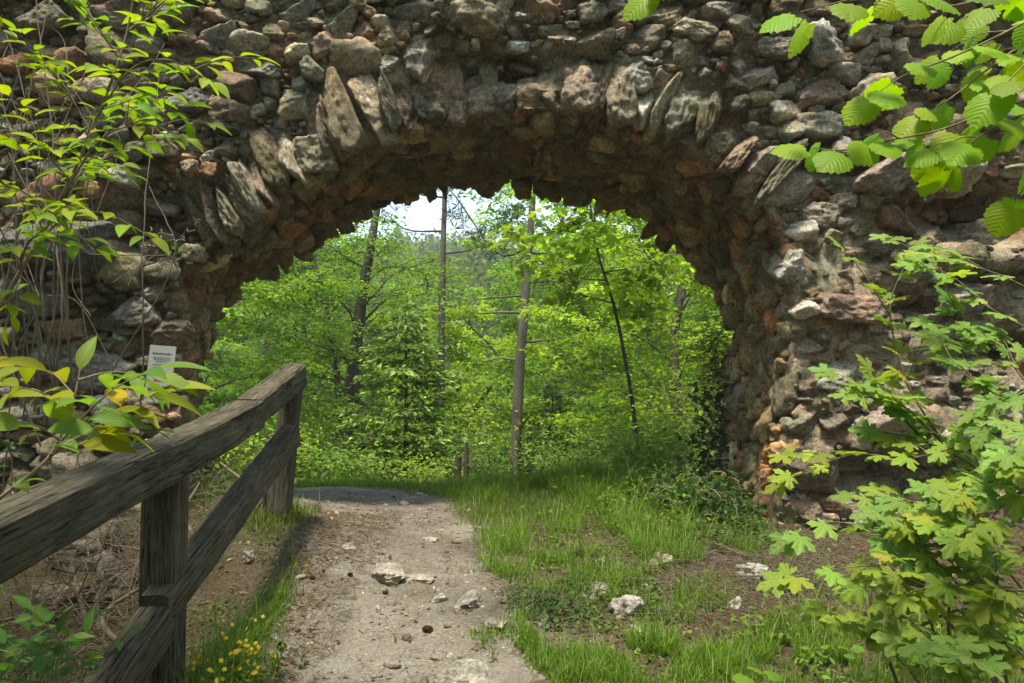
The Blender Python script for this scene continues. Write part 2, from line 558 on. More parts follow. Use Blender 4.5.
# ------------------------------------------------------------------ terrain
_gy = [-40, -5, 0, 2, 3.5, 4.5, 5.2, 6.5, 7.5, 8.6, 10, 12, 20, 34, 60, 100, 150, 260, 400]
_gz = [-3, -.3, 0, .08, .25, .42, .50, .53, .51, .43, .12, -.4, -2.3, -3.6, -1, 8, 20, 20, 12]
def gauss(x, y, cx, cy, rx, ry=None):
    ry = ry or rx
    return np.exp(-((x - cx) / rx) ** 2 - ((y - cy) / ry) ** 2)
def zg(x, y, fine=True):
    x = np.asarray(x, float); y = np.asarray(y, float)
    z = np.interp(y, _gy, _gz)
    # soften the kinks
    z = (z + np.interp(y - .35, _gy, _gz) + np.interp(y + .35, _gy, _gz)) / 3
    near = np.clip((11 - y) / 3, 0, 1) * np.clip((y + 2) / 2, 0, 1)
    d = (.22 * gauss(x, y, -1.62, 5.25, .5, .7) + .12 * gauss(x, y, -2.4, 6.6, .8) - .42 * gauss(x, y, -2.7, 3.8, 1.0, 1.5)
         + .12 * gauss(x, y, .55, 7.4, .95, .7) + .14 * gauss(x, y, 1.4, 7.4, .7) - .10 * gauss(x, y, 1.3, 4.6, 1.0, 1.2) - .12 * gauss(x, y, 2.6, 5.6, .9, .9)
         + .10 * gauss(x, y, -1.6, 8.9, 1.2, .6) + .0 * gauss(x, y, 3.4, 5.2, 1.2) + .05 * gauss(x, y, -1.15, 4.2, .25, 1.2))
    z = z + d * near
    q = np.stack([x, y, np.zeros_like(x)], -1)
    z = z + .035 * fbm(q * 1.1, 3, 3) * np.clip((14 - y) / 4, .3, 1)
    if fine:
        z = z + .018 * fbm(q * 5, 3, 9)
    far = np.clip((y - 12) / 30, 0, 1)
    z = z + far * (1.0 * fbm(q * .05, 3, 21) * 4 + np.abs(x) * .04)
    return z

PATHC = np.array([[-.35, -3], [-.42, 0], [-.47, 3.5], [-.72, 4.8], [-.95, 6.0], [-1.25, 7.0], [-2.1, 8.0], [-3.6, 8.7], [-6, 9.2], [-9, 9.6]])
PATHW = np.array([.60, .60, .60, .60, .64, .72, .6, .5, .5, .5])
def path_d(x, y):
    """signed distance inside the path (positive inside)"""
    best = np.full(np.shape(x), -9.0)
    for i in range(len(PATHC) - 1):
        a, b = PATHC[i], PATHC[i + 1]
        ab = b - a
        t = np.clip(((x - a[0]) * ab[0] + (y - a[1]) * ab[1]) / (ab @ ab), 0, 1)
        dist = np.hypot(x - a[0] - t * ab[0], y - a[1] - t * ab[1])
        w = PATHW[i] * (1 - t) + PATHW[i + 1] * t
        best = np.maximum(best, w - dist)
    return best

xs = np.concatenate([-np.geomspace(6, 400, 34)[::-1], np.linspace(-5.9, 5.9, 260), np.geomspace(6, 400, 34)])
ys = np.concatenate([-np.geomspace(1, 200, 20)[::-1], np.linspace(-.9, 10.5, 240), np.geomspace(10.7, 420, 90)])
X, Y = np.meshgrid(xs, ys, indexing='ij')
Z = zg(X, Y)
mb = MB()
pdg = path_d(X, Y) + .34 * fbm(np.stack([X, Y, X * 0], -1) * 2.6, 5, 31, .6)
dust = np.clip((pdg + .45) / .45, 0, 1).reshape(-1, 1) * np.ones((1, 3)) * .9
mb.add(np.stack([X, Y, Z], -1).reshape(-1, 3), grid_faces(len(xs), len(ys)), dust)
tag(mb.build("ground", ground_mat()), kind='structure')

xs = np.linspace(-7, 1.2, 330); ys = np.linspace(-2.5, 10, 430)
X, Y = np.meshgrid(xs, ys, indexing='ij')
pd = path_d(X, Y) + .34 * fbm(np.stack([X, Y, X * 0], -1) * 2.6, 5, 31, .6)
q3 = np.stack([X, Y, X * 0], -1)
Z = zg(X, Y) + np.clip(pd * .07, -.05, .010) + .012 * fbm(q3 * 12, 4, 13) * (pd > -.1) + .022 * np.maximum(0, fbm(q3 * 3.4, 3, 14) - .12) * (pd > 0)
mb = MB()
Fc = grid_faces(len(xs), len(ys))
keep = (pd.reshape(-1)[Fc] > -.12).any(1)
mb.add(np.stack([X, Y, Z], -1).reshape(-1, 3), Fc[keep])
tag(mb.build("path", path_mat()), kind='structure')
def zs(x, y):
    """top of ground or path"""
    x = np.asarray(x, float); y = np.asarray(y, float)
    pdd = path_d(x, y) + .34 * fbm(np.stack([x, y, x * 0], -1) * 2.6, 5, 31, .6)
    return zg(x, y) + np.maximum(0, np.clip(pdd * .07, -.05, .010))

# ------------------------------------------------------------------ stone templates
def ico(sub):
    bm_ = bpy.data.meshes.new("tmp")
    import bmesh
    b = bmesh.new(); bmesh.ops.create_icosphere(b, subdivisions=sub, radius=1.0)
    V = np.array([v.co[:] for v in b.verts]); Fq = np.array([[v.index for v in f.verts] for f in b.faces])
    b.free(); bpy.data.meshes.remove(bm_)
    return norm(V), Fq
ICO = {s: ico(s) for s in (2, 3, 4, 5)}
def stone_shape(sub, seed, planes=13, sharp=26, rough=.09):
    r_ = np.random.default_rng(seed)
    V, Fc = ICO[sub]
    n = norm(r_.normal(size=(planes, 3)))
    n = np.vstack([n, np.eye(3), -np.eye(3)])
    h = r_.uniform(.5, 1.0, len(n)); h[-6:] = r_.uniform(.85, 1.05, 6)
    c = np.maximum(V @ n.T, .02)
    rr = h[None] / c
    r = -np.log(np.exp(-sharp * rr).sum(1)) / sharp
    r = np.clip(r, .4, 1.35)
    r = r * (1 + rough * 1.1 * fbm(V * 2.3 + seed, 3, seed % 50) + rough * .9 * fbm(V * 7 + seed, 3, seed % 50 + 5))
    return V * r[:, None], Fc
SHAPES = {2: [stone_shape(2, 900 + k, 8, 14) for k in range(10)],
          3: [stone_shape(3, 100 + k, 7, 34) for k in range(30)],
          4: [stone_shape(4, 300 + k, 7, 42, .11) for k in range(30)],
          5: [stone_shape(5, 500 + k, 8, 46, .13) for k in range(16)]}

def rot_rand(r_, amt):
    ax = norm(r_.normal(size=3)); a = r_.normal(0, amt)
    return np.array(Matrix.Rotation(a, 3, Vector(ax)))

def crag(W, s, k=1.0):
    """split faces, chips and pits on a broken stone"""
    d = norm(W - W.mean(0))
    st = W * np.array([1, 1, 2.2])
    a = 1 - 2 * np.abs(fbm(st * 7, 2, 94))
    return W + d * (s * k * (.16 * a + .13 * fbm(W * 17, 3, 95)) + .006 * fbm(W * 45, 2, 96))[:, None]

def put_stone(mb, sub, pos, B, size, col, r_=rng, tilt=.25):
    """B = 3x3 columns: tangent, bitangent, normal ; size = half extents along them"""
    V, Fc = SHAPES[sub][int(r_.integers(len(SHAPES[sub])))]
    # random flip of axes for variety
    sg = r_.choice([-1, 1], 3)
    W = V * sg
    if sg.prod() < 0: Fc = Fc[:, ::-1]
    if r_.random() < .5: W = W[:, [1, 0, 2]] * np.array([1, -1, 1])
    W = W * np.asarray(size)
    W = W @ rot_rand(r_, tilt).T
    W = W @ np.asarray(B).T + pos
    if sub >= 4:
        W = crag(W, min(size))
    mb.add(W, Fc, col)

PAL = [((.37, .325, .24), .26), ((.50, .445, .35), .19), ((.23, .205, .155), .16), ((.40, .30, .215), .15),
       ((.40, .24, .155), .08), ((.56, .53, .47), .09), ((.31, .285, .235), .07)]
PALW = np.array([w for _, w in PAL]); PALW = PALW / PALW.sum()
def stone_col(r_=rng, pal=None):
    c = np.array(PAL[r_.choice(len(PAL), p=PALW)][0])
    return c * math.exp(r_.normal(0, .16)) * np.array([math.exp(r_.normal(0, .05)), 1, math.exp(r_.normal(0, .06))])
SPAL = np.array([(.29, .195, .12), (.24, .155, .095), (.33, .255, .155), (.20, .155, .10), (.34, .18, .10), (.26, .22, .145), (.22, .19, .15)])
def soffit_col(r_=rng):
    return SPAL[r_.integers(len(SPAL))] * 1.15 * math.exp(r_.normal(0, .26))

# ------------------------------------------------------------------ the ruined wall with its arch
YF, YB = 6.3, 8.0
BK = [(188, 500), (190, 450), (195, 390), (205, 360), (216, 325), (230, 292), (255, 277), (290, 265), (312, 248), (340, 229), (372, 210),
      (410, 199), (450, 191), (490, 188), (530, 191), (570, 199), (610, 209), (645, 227), (675, 250), (702, 274), (724, 300), (732, 340),
      (730, 390), (724, 440), (718, 500), (716, 560)]
FR = [(172, 560), (176, 470), (180, 400), (176, 350), (172, 310), (180, 275), (205, 245), (240, 222), (270, 205), (305, 182), (345, 158),
      (385, 138), (430, 122), (480, 114), (530, 112), (580, 114), (628, 122), (668, 136), (705, 155), (742, 182), (775, 225), (790, 275),
      (790, 340), (784, 410), (775, 480), (772, 570)]
BKW = np.array([P(a, b, YB) for a, b in BK]); FRW = np.array([P(a, b, YF) for a, b in FR])
BKW[0, 2] = BKW[-1, 2] = FRW[0, 2] = FRW[-1, 2] = -.1
OUT = [(-9, -.8), (-9, .2), (-9, 1), (-9, 1.8), (-9, 2.6), (-9, 3.6), (-9, 4.6), (-8, 5.25), (-6.6, 5.25), (-5, 5.25), (-3.8, 5.25), (-2.6, 5.25), (-1.4, 5.25),
       (-.3, 5.25), (.8, 5.25), (1.9, 5.25), (3, 5.25), (4.2, 5.25), (5.4, 5.25), (6.8, 5.25), (8.4, 5.25), (9, 4.6), (9, 3.4), (9, 2), (9, .6), (9, -.8)]
OUT = np.array(OUT)
NS = 300
sp = np.linspace(0, 25, NS)
def interp_prof(A):
    return np.stack([np.interp(sp, np.arange(26), A[:, k]) for k in range(A.shape[1])], -1)
def smooth1(a, k=5):
    b = a.copy()
    for _ in range(k):
        b[1:-1] = (b[:-2] + 2 * b[1:-1] + b[2:]) / 4
    return b
fr = smooth1(interp_prof(FRW), 12); bk = smooth1(interp_prof(BKW), 12); ou = interp_prof(OUT)
# front face grows lumpy: recesses and overhangs as old repairs left them
def front_y(x, z):
    """surface y of the front face before fine relief (smaller = nearer)"""
    x = np.asarray(x, float); z = np.asarray(z, float)
    q = np.stack([x, z, x * 0], -1)
    y = YF + .14 * fbm(q * .55, 3, 41) + .09 * fbm(q * 1.7, 3, 42)
    def dent(px, py, rx, ry, dep):
        c = P(px, py, YF)
        return dep * np.exp(-(((x - c[0]) / rx) ** 2 + ((z - c[2]) / ry) ** 2) ** 1.5)
    y = y + dent(150, 225, .42, .28, .38) + dent(505, 72, .40, .13, .30) + dent(985, 215, .6, .2, .34)
    y = y + dent(915, 305, .25, .10, .28) + dent(90, 300, .5, .25, .16) + dent(900, 470, .9, .14, .25) + dent(590, 60, .25, .12, .14)
    y = y + dent(1010, 350, .35, .12, .25) + dent(730, 395, .0001, .0001, 0)
    y = y - dent(60, 255, .5, .2, .20) - dent(880, 180, .25, .12, .18) - dent(480, 20, .35, .18, .12) - dent(990, 260, .6, .14, .2)
    y = y - .10 * np.clip((z - 4.0), 0, 1.2) + .10 * np.clip(1.6 - z, 0, 1.5) * 0
    # the lower right part leans out a little
    y = y - .12 * np.exp(-((x - 3.2) / 1.4) ** 2) * np.clip((2.6 - z) / 1.5, 0, 1)
    return y

def relief(p, seed=60):
    r = .07 * fbm(p * 3.2, 3, seed) + .05 * fbm(p * 9, 3, seed + 3)
    # ridged: craggy pits between lumps
    n = 1 - np.abs(fbm(p * 5.5, 3, seed + 7)) * 2
    return r + .065 * (n - .6)

rows = []
tt = np.linspace(0, 1, 110) ** 1.25
for t in tt[::-1]:                                 # front, outside -> edge
    x = fr[:, 0] * (1 - t) + ou[:, 0] * t; z = fr[:, 2] * (1 - t) + ou[:, 1] * t
    rows.append(np.stack([x, front_y(x, z), z], -1))
for u in np.linspace(0, 1, 56)[1:-1]:
    yf = front_y(fr[:, 0], fr[:, 2])
    r = fr * (1 - u) + bk * u
    r[:, 1] = yf * (1 - u) + YB * u
    rows.append(r)
for t in (np.linspace(0, 1, 40) ** 1.4):
    x = bk[:, 0] * (1 - t) + ou[:, 0] * t; z = bk[:, 2] * (1 - t) + ou[:, 1] * t
    rows.append(np.stack([x, np.full(NS, YB), z], -1))
rows.append(rows[0] * 1.0)                          # close over the top
G = np.stack(rows, 1)                               # (NS, rows, 3)
du = np.gradient(G, axis=0); dv = np.gradient(G, axis=1)
Nn = norm(np.cross(du, dv))
mid = Nn[NS // 2, 50]
if mid[1] > 0: Nn = -Nn                             # must look to the camera on the front
G0 = G.copy()
rl = relief(G)
fade = np.ones(G.shape[1]); fade[-1] = fade[0] = 1
G = G + Nn * rl[..., None]
G[:, -1] = G[:, 0]
# keep the core back from the far arris so that the stones there stand as teeth
j0 = 110 + 54
for j in range(j0 - 10, j0 + 8):
    k = 1 - abs(j - j0) / 12
    c = np.array([-.3, YB, 1.6])
    dirr = G[:, j] - c; dirr[:, 1] = 0
    G[:, j] += norm(dirr) * .10 * max(k, 0)
wall = empty("ruined_wall", (0, YF, 0.5))
tag(wall, "ruined rubble stone wall pierced by a rough round arch over the path", "wall")
def wparent(o):
    o.parent = wall; o.matrix_parent_inverse = wall.matrix_world.inverted() if False else Matrix.Translation((0, -YF, -.5))
    return o
mb = MB()
pc = G.reshape(-1, 3)
m1 = fbm(pc * 1.1, 4, 71)[:, None]; m2 = fbm(pc * 4.2, 3, 72)[:, None]
cm = np.array([.36, .31, .235])[None] * (1 + .35 * m1 + .3 * m2)
red = np.clip(fbm(pc * 1.9, 3, 75)[:, None] * 3 - .35, 0, 1)
cm = cm * (1 - red) + np.array([.30, .185, .12]) * red
# soffit is earthier
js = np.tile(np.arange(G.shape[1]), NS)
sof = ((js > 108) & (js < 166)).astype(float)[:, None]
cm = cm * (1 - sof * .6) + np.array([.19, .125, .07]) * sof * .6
gr = (fbm(pc * .9 + 5, 3, 78)[:, None] > .12) * .35 * (1 - sof)
cm = cm * (1 - gr) + np.array([.20, .225, .17]) * gr
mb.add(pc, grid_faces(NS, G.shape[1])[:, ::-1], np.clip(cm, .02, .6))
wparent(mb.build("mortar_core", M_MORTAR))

# -- rubble on the front face
prof = fr[:, [0, 2]]
def inside_open(x, z, margin=0.0):
    """True where (x,z) lies in the opening (ray crossing on the front profile)"""
    xl = np.interp(z, *[np.array(v) for v in ([-1, 0], [0, 0])]) if False else None
    px_, pz_ = prof[:, 0], prof[:, 1]
    c = False
    n = len(px_)
    j = n - 1
    for i in range(0, n, 4):
        if ((pz_[i] > z) != (pz_[j] > z)) and (x < (px_[j] - px_[i]) * (z - pz_[i]) / (pz_[j] - pz_[i] + 1e-9) + px_[i]):
            c = not c
        j = i
    return c
r_ = np.random.default_rng(11)
acc_p = np.zeros((9000, 2)); acc_r = np.zeros((9000, 2)); na = 0
EX = []      # keep-out ellipses for the voussoirs
face = MB()
# voussoir ring first, so rubble keeps clear of it
vr = np.random.default_rng(23)
seg = np.linalg.norm(np.diff(fr, axis=0), axis=1); arc = np.concatenate([[0], np.cumsum(seg)])
i0 = int(6.0 / 25 * (NS - 1)); i1 = int(19.6 / 25 * (NS - 1))
s = arc[i0]
vous = []
while s < arc[i1]:
    w = .055 + .075 * vr.random() ** 1.4
    sc_ = s + w
    cx = np.interp(sc_, arc, fr[:, 0]); cz = np.interp(sc_, arc, fr[:, 2])
    k = int(np.searchsorted(arc, sc_)); k = min(max(k, 3), NS - 4)
    tv = fr[k + 3, [0, 2]] - fr[k - 3, [0, 2]]; tv = tv / np.linalg.norm(tv)
    nv = np.array([-tv[1], tv[0]])                  # outward (tangent runs left->right over the crown)
    ln = vr.uniform(.15, .33)
    midc = abs(cx + .05) < .75
    if midc: ln *= .85
    px_ = cx + nv[0] * (ln - .03); pz_ = cz + nv[1] * (ln - .03)
    vous.append((px_, pz_, tv, nv, w, ln, midc))
    s += 1.72 * w + vr.uniform(-.02, .01)
for (px_, pz_, tv, nv, w, ln, midc) in vous:
    ang = vr.normal(0, .17) + .12 * np.sign(-tv[1])
    ca, sa = math.cos(ang), math.sin(ang)
    t3 = np.array([tv[0] * ca - tv[1] * sa, 0, tv[0] * sa + tv[1] * ca]); n3 = np.array([nv[0] * ca - nv[1] * sa, 0, nv[0] * sa + nv[1] * ca])
    dep = vr.uniform(.13, .22)
    yy = float(front_y(px_, pz_)) + dep * .45 - (0 if midc else vr.uniform(-.02, .13)) + (.08 if midc else 0)
    B = np.stack([t3, n3, np.array([0, -1, 0])], 1)
    vb = MB()
    V, Fc = SHAPES[5][int(vr.integers(12))]
    W = np.sign(V) * np.abs(V) ** .85 * np.array([w * 1.08, ln * 1.1, dep * 1.15])
    W = W @ rot_rand(vr, .07).T @ B.T + np.array([px_, yy, pz_])
    W = crag(W, w, .9)
    col = stone_col(vr)
    vb.add(W, Fc if np.linalg.det(B) > 0 else Fc[:, ::-1], col)
    wparent(vb.build("arch_stone", M_STONE))
    for q in (-.6, 0, .6):
        acc_p[na] = (px_ + nv[0] * ln * q, pz_ + nv[1] * ln * q); acc_r[na] = (w * .85, w * .85 + ln * .2); na += 1
# hand-placed big stones seen in the upper courses
BIG = [(482, 22, .26, .20, .22, (.36, .32, .24)), (545, 12, .17, .13, .15, (.38, .25, .18)), (420, 62, .13, .19, .14, (.40, .35, .31)),
       (345, 28, .10, .12, .13, (.30, .29, .23)), (228, 42, .15, .10, .13, (.28, .27, .24)), (300, 20, .14, .09, .13, (.27, .26, .23)),
       (268, 75, .15, .08, .14, (.25, .25, .22)), (195, 105, .16, .10, .13, (.22, .22, .22)), (390, 45, .09, .09, .1, (.34, .30, .22)),
       (632, 82, .13, .11, .14, (.40, .38, .35)), (690, 40, .16, .08, .15, (.38, .33, .26)), (665, 22, .12, .11, .14, (.36, .30, .22)),
       (715, 20, .16, .09, .14, (.34, .31, .26)), (755, 78, .15, .08, .14, (.46, .45, .43)), (733, 70, .08, .07, .09, (.44, .43, .42)),
       (770, 55, .14, .08, .13, (.36, .33, .28)), (880, 178, .26, .12, .2, (.30, .25, .22)), (790, 268, .14, .12, .18, (.42, .40, .36)),
       (845, 310, .22, .11, .16, (.33, .24, .20)), (70, 250, .45, .16, .3, (.22, .22, .23)), (140, 310, .17, .12, .16, (.28, .26, .24)),
       (900, 15, .16, .1, .14, (.3, .27, .24)), (60, 25, .2, .12, .16, (.28, .25, .2)), (120, 20, .18, .1, .15, (.33, .25, .2)),
       (820, 95, .18, .1, .14, (.30, .24, .21)), (860, 60, .13, .08, .12, (.33, .29, .25)), (805, 455, .2, .24, .18, (.25, .20, .16)),
       (822, 215, .13, .10, .12, (.33, .28, .23)), (170, 330, .12, .09, .12, (.24, .19, .15)), (150, 290, .12, .08, .12, (.35, .32, .28)),
       (1000, 235, .35, .14, .2, (.30, .26, .22)), (960, 300, .2, .12, .15, (.32, .29, .27)), (830, 380, .2, .12, .12, (.36, .34, .32)),
       (880, 420, .25, .12, .14, (.34, .27, .24)), (812, 385, .13, .12, .1, (.20, .15, .13)), (30, 300, .25, .18, .2, (.2, .2, .2)),
       (100, 370, .25, .14, .2, (.25, .23, .2)), (40, 410, .25, .15, .2, (.22, .2, .17)), (580, 95, .13, .16, .14, (.34, .27, .22))]
big = MB()
for (px, py, a, b, dep, col) in BIG:
    c = P(px, py, YF)
    y = float(front_y(c[0], c[2]))
    B = np.stack([[1, 0, 0], [0, 0, 1], [0, -1, 0]], 1)
    V, Fc = SHAPES[5][int(r_.integers(12))]
    W = V * np.array([a * 1.1, b * 1.1, dep])
    W = W @ rot_rand(r_, .2).T @ B.T + np.array([c[0], y + dep * .1, c[2]])
    W = crag(W, min(a, b), .9)
    big.add(W, Fc, np.array(col) * 1.25 * math.exp(r_.normal(0, .06)))
    acc_p[na] = (c[0], c[2]); acc_r[na] = (a * .9, b * .9); na += 1
wparent(big.build("large_face_stones", M_STONE))
# protected strip over the jambs handled by the opening test
for (lo, hi, tries, sub, emb) in ((.12, .17, 500, 4, -.10), (.07, .12, 5000, 4, -.10), (.042, .07, 14000, 4, -.05), (.022, .042, 30000, 3, .0)):
    for _ in range(tries):
        x = r_.uniform(-4.7, 4.9); z = r_.uniform(.25, 5.2)
        a = r_.uniform(lo, hi); b = a * r_.uniform(.45, .95)
        plaster = float(np.clip((x - 1.9) / .8, 0, 1) * np.clip((3.7 - z) / .9, 0, 1))
        if hi > .1 and r_.random() < plaster * .2: continue
        d = np.abs(acc_p[:na] - (x, z)) / (acc_r[:na] + (a * .93, b * .93))
        if na and (d[:, 0] ** 2 + d[:, 1] ** 2 < 1).any(): continue
        if inside_open(x, z) : continue
        if inside_open(x + a * .7, z) or inside_open(x - a * .7, z) or inside_open(x, z - b * .8): continue
        acc_p[na] = (x, z); acc_r[na] = (a, b); na += 1
        dep = b * r_.uniform(.9, 1.6) + .03
        y = float(front_y(x, z)) - float(relief(np.array([x, YF, z]))) * .7
        push = dep * (emb + plaster * .45) + r_.normal(0, .018) - (.0 if plaster else .02)
        B = np.stack([[1, 0, 0], [0, 0, 1], [0, -1, 0]], 1)
        if r_.random() < .4: push += dep * r_.uniform(.25, .6)
        put_stone(face, sub, np.array([x, y + push, z]), B, (a * 1.12, b * 1.12, dep), stone_col(r_) * (.78 if plaster > .5 else 1), r_, .28)
        if na > 8900: break
print("face stones", na)
wparent(face.build("face_rubble", M_STONE))

# -- soffit rubble and jamb faces
sf = MB()
q_ = np.random.default_rng(37)
A2 = np.zeros((5000, 2)); R2 = np.zeros((5000, 2)); n2 = 0
TOT = arc[-1]
def sof_frame(s, u):
    k = int(np.clip(np.searchsorted(arc, s), 3, NS - 4))
    a = fr[k] * (1 - u) + bk[k] * u
    yf = float(front_y(fr[k, 0], fr[k, 2]))
    a = np.array([a[0], yf * (1 - u) + YB * u, a[2]])
    f1 = fr[k + 3] * (1 - u) + bk[k + 3] * u; f0 = fr[k - 3] * (1 - u) + bk[k - 3] * u
    t = norm(f1 - f0)
    dpt = norm(np.array([bk[k, 0] - fr[k, 0], YB - yf, bk[k, 2] - fr[k, 2]]))
    n = norm(np.cross(dpt, t))                      # inward normal?
    c = np.array([-.3, 7, 1.6])
    if n @ (c - a) < 0: n = -n
    return a, t, dpt, n
for (lo, hi, tries) in ((.09, .15, 900), (.055, .09, 2600), (.03, .055, 4200)):
    for _ in range(tries):
        s = q_.uniform(.1, TOT - .1); u = q_.uniform(.03, .93)
        a = q_.uniform(lo, hi); b = a * q_.uniform(.7, 1.3)
        d = np.abs(A2[:n2] - (s, u * 1.7)) / (R2[:n2] + (a * .92, b * .92))
        if n2 and (d[:, 0] ** 2 + d[:, 1] ** 2 < 1).any(): continue
        A2[n2] = (s, u * 1.7); R2[n2] = (a, b); n2 += 1
        p, t, dd, n = sof_frame(s, u)
        B = np.stack([t, dd, n], 1)
        dep = q_.uniform(.07, .13)
        jamb = abs(n[0]) > .85
        rr_ = float(relief(p))
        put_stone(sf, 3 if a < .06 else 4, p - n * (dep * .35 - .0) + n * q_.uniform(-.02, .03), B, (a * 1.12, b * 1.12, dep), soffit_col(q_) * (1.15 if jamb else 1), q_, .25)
# teeth along the far arris
s = arc[int(4 / 25 * NS)]
while s < arc[int(24 / 25 * NS)]:
    w = .045 + .10 * q_.random() ** 1.5
    p, t, dd, n = sof_frame(s + w, q_.uniform(.95, .99))
    B = np.stack([t, dd, n], 1)
    dep = q_.uniform(.13, .20)
    slot = .018 if abs(p[0] + .2) < 1.0 else -.01
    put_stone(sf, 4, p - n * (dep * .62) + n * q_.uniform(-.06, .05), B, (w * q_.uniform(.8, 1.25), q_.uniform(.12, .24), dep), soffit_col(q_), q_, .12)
    s += 2 * w + slot + q_.uniform(-.01, .02)
wparent(sf.build("soffit_rubble", M_SOFFIT))
print("soffit", n2)

# ------------------------------------------------------------------ timber fence
def beam(name, p0, p1, w, h, parent, seed=0, up=(0, 0, 1), taper=1.0, warp=.004):
    """squared timber from p0 to p1 (centre line of its TOP surface); local X along it"""
    p0 = Vector(p0); p1 = Vector(p1); L = (p1 - p0).length
    x = (p1 - p0).normalized(); y = Vector(up).cross(x).normalized(); z = x.cross(y)
    n = max(8, int(L / .03)); prof_ = []
    c = .012
    hw, hh = w / 2, h
    pr = []
    def seg_(a, b, k):
        for i in range(k):
            t = i / k; pr.append((a[0] + (b[0] - a[0]) * t, a[1] + (b[1] - a[1]) * t))
    seg_((-hw + c, 0), (hw - c, 0), 6); seg_((hw - c, 0), (hw, -c), 1); seg_((hw, -c), (hw, -hh + c), 6); seg_((hw, -hh + c), (hw - c, -hh), 1)
    seg_((hw - c, -hh), (-hw + c, -hh), 6); seg_((-hw + c, -hh), (-hw, -hh + c), 1); seg_((-hw, -hh + c), (-hw, -c), 6); seg_((-hw, -c), (-hw + c, 0), 1)
    pr = np.array(pr); m = len(pr)
    xx = np.linspace(0, L, n)
    V = np.zeros((n, m, 3)); V[..., 0] = xx[:, None]; V[..., 1] = pr[None, :, 0]; V[..., 2] = pr[None, :, 1]
    cc = np.array([0, -h / 2])
    q = V.copy(); q[..., 0] *= .8; q = q * 6 + seed * 13.7
    k1 = fbm(q, 3, seed + 3) * warp + fbm(V * np.array([1.2, 60, 60]) + seed, 2, seed + 9) * .0035
    dr = np.zeros_like(V); dr[..., 1] = V[..., 1]; dr[..., 2] = V[..., 2] + h / 2
    V += norm(dr) * k1[..., None]
    V[..., 2] += (fbm(np.stack([xx * .9 + seed, xx * 0, xx * 0], -1), 2, seed) * .02)[:, None]
    end = np.clip(np.minimum(xx, L - xx) / .012, 0, 1)
    V[..., 1] *= (.96 + .04 * end)[:, None]
    V[:, :, 0] += (.008 * fbm(V * 20, 2, seed))
    mbb = MB()
    mbb.add(V.reshape(-1, 3), np.stack([np.array([i * m + j, (i + 1) * m + j, (i + 1) * m + (j + 1) % m, i * m + (j + 1) % m]) for i in range(n - 1) for j in range(m)]))
    for i, rev in ((0, False), (n - 1, True)):
        cen = V[i].mean(0)
        base = np.vstack([cen[None], V[i]])
        f = np.array([[0, 1 + j, 1 + (j + 1) % m] for j in range(m)])
        mbb.add(base, f[:, ::-1] if rev else f)
    o = mbb.build(name, M_WOOD)
    o.data.set_sharp_from_angle(angle=math.radians(32))
    M = Matrix.Identity(4)
    for r in range(3):
        M[r][0], M[r][1], M[r][2] = x[r], y[r], z[r]
    M.translation = p0
    o.parent = parent
    o.matrix_parent_inverse = Matrix.Identity(4)
    o.matrix_local = Matrix.Translation(-Vector(parent.location)) @ M
    return o

fence = empty("wooden_fence", (-1.42, 3.0, .35))
tag(fence, "grey weathered timber railing of two squared rails along the left edge of the path", "fence")
XN = -1.355
# near face x ~ XN ; centre is half a width to the left
beam("rail", (XN - .085 + .10, .35, 1.045), (XN - .085, 4.42, 1.497), .155, .165, fence, 1)
beam("rail", (XN - .082, 4.36, 1.49), (XN - .075, 5.28, 1.70), .148, .15, fence, 2)
beam("rail", (XN - .045, 1.3, .12), (XN - .055, 3.22, .712), .13, .15, fence, 3)
beam("rail", (XN - .055, 3.19, .752), (XN - .06, 5.12, 1.31), .12, .145, fence, 4)
def post(x, y, top, bot, w, lean=(0, 0), seed=5):
    return beam("post", (x + lean[0], y + lean[1], top), (x, y, bot), w, w, fence, seed, up=(0, -1, 0))
post(-1.437, 3.27, 1.245, -.1, .145, (.0, 0), 6)
post(-1.545, 5.22, 1.58, .4, .125, (.09, .02), 7)
post(-1.60, 5.30, 1.2, .4, .11, (.02, 0), 9)
post(-1.40, .75, 1.05, -.3, .18, (0, 0), 8)

# ------------------------------------------------------------------ notice sheet on the left jamb
sc_ = P(160, 374, 6.02)
sign = empty("notice_sign", tuple(sc_))
tag(sign, "white notice sheet with a red triangle fixed to the stones beside the arch", "sign")
M_PAPER = plain("laminated_paper", (.33, .35, .355), .35)
M_INK = plain("print_black", (.03, .03, .035), .6)
M_RED = plain("print_red", (.42, .04, .03), .6)
def sbox(name, x0, x1, z0, z1, y0, y1, mat):
    b = MB()
    V = [(x, y, z) for x in (x0, x1) for y in (y0, y1) for z in (z0, z1)]
    b.add(V, [[0, 1, 3, 2], [4, 6, 7, 5], [0, 4, 5, 1], [2, 3, 7, 6], [0, 2, 6, 4], [1, 5, 7, 3]])
    return b.build(name, mat, sign, smooth=False)
sbox("sheet", -.095, .095, -.215, .215, 0, .008, M_PAPER)
def text(s, x, z, size, mat, bold=0):
    cu = bpy.data.curves.new("lettering", 'FONT'); cu.body = s; cu.size = size; cu.align_x = 'CENTER'; cu.extrude = .0004
    cu.offset = bold
    t = bpy.data.objects.new("tmp", cu)
    me = bpy.data.meshes.new_from_object(t)
    bpy.data.objects.remove(t)
    o = bpy.data.objects.new("lettering", me); scene.collection.objects.link(o)
    o.parent = sign; o.location = (x, -.0025, z); o.rotation_euler = (math.pi / 2, 0, 0)
    me.materials.clear(); me.materials.append(mat)
text("Betreten auf", 0, -.125, .030, M_INK, .0008)
text("eigene Gefahr", 0, -.165, .026, M_INK, .0008)
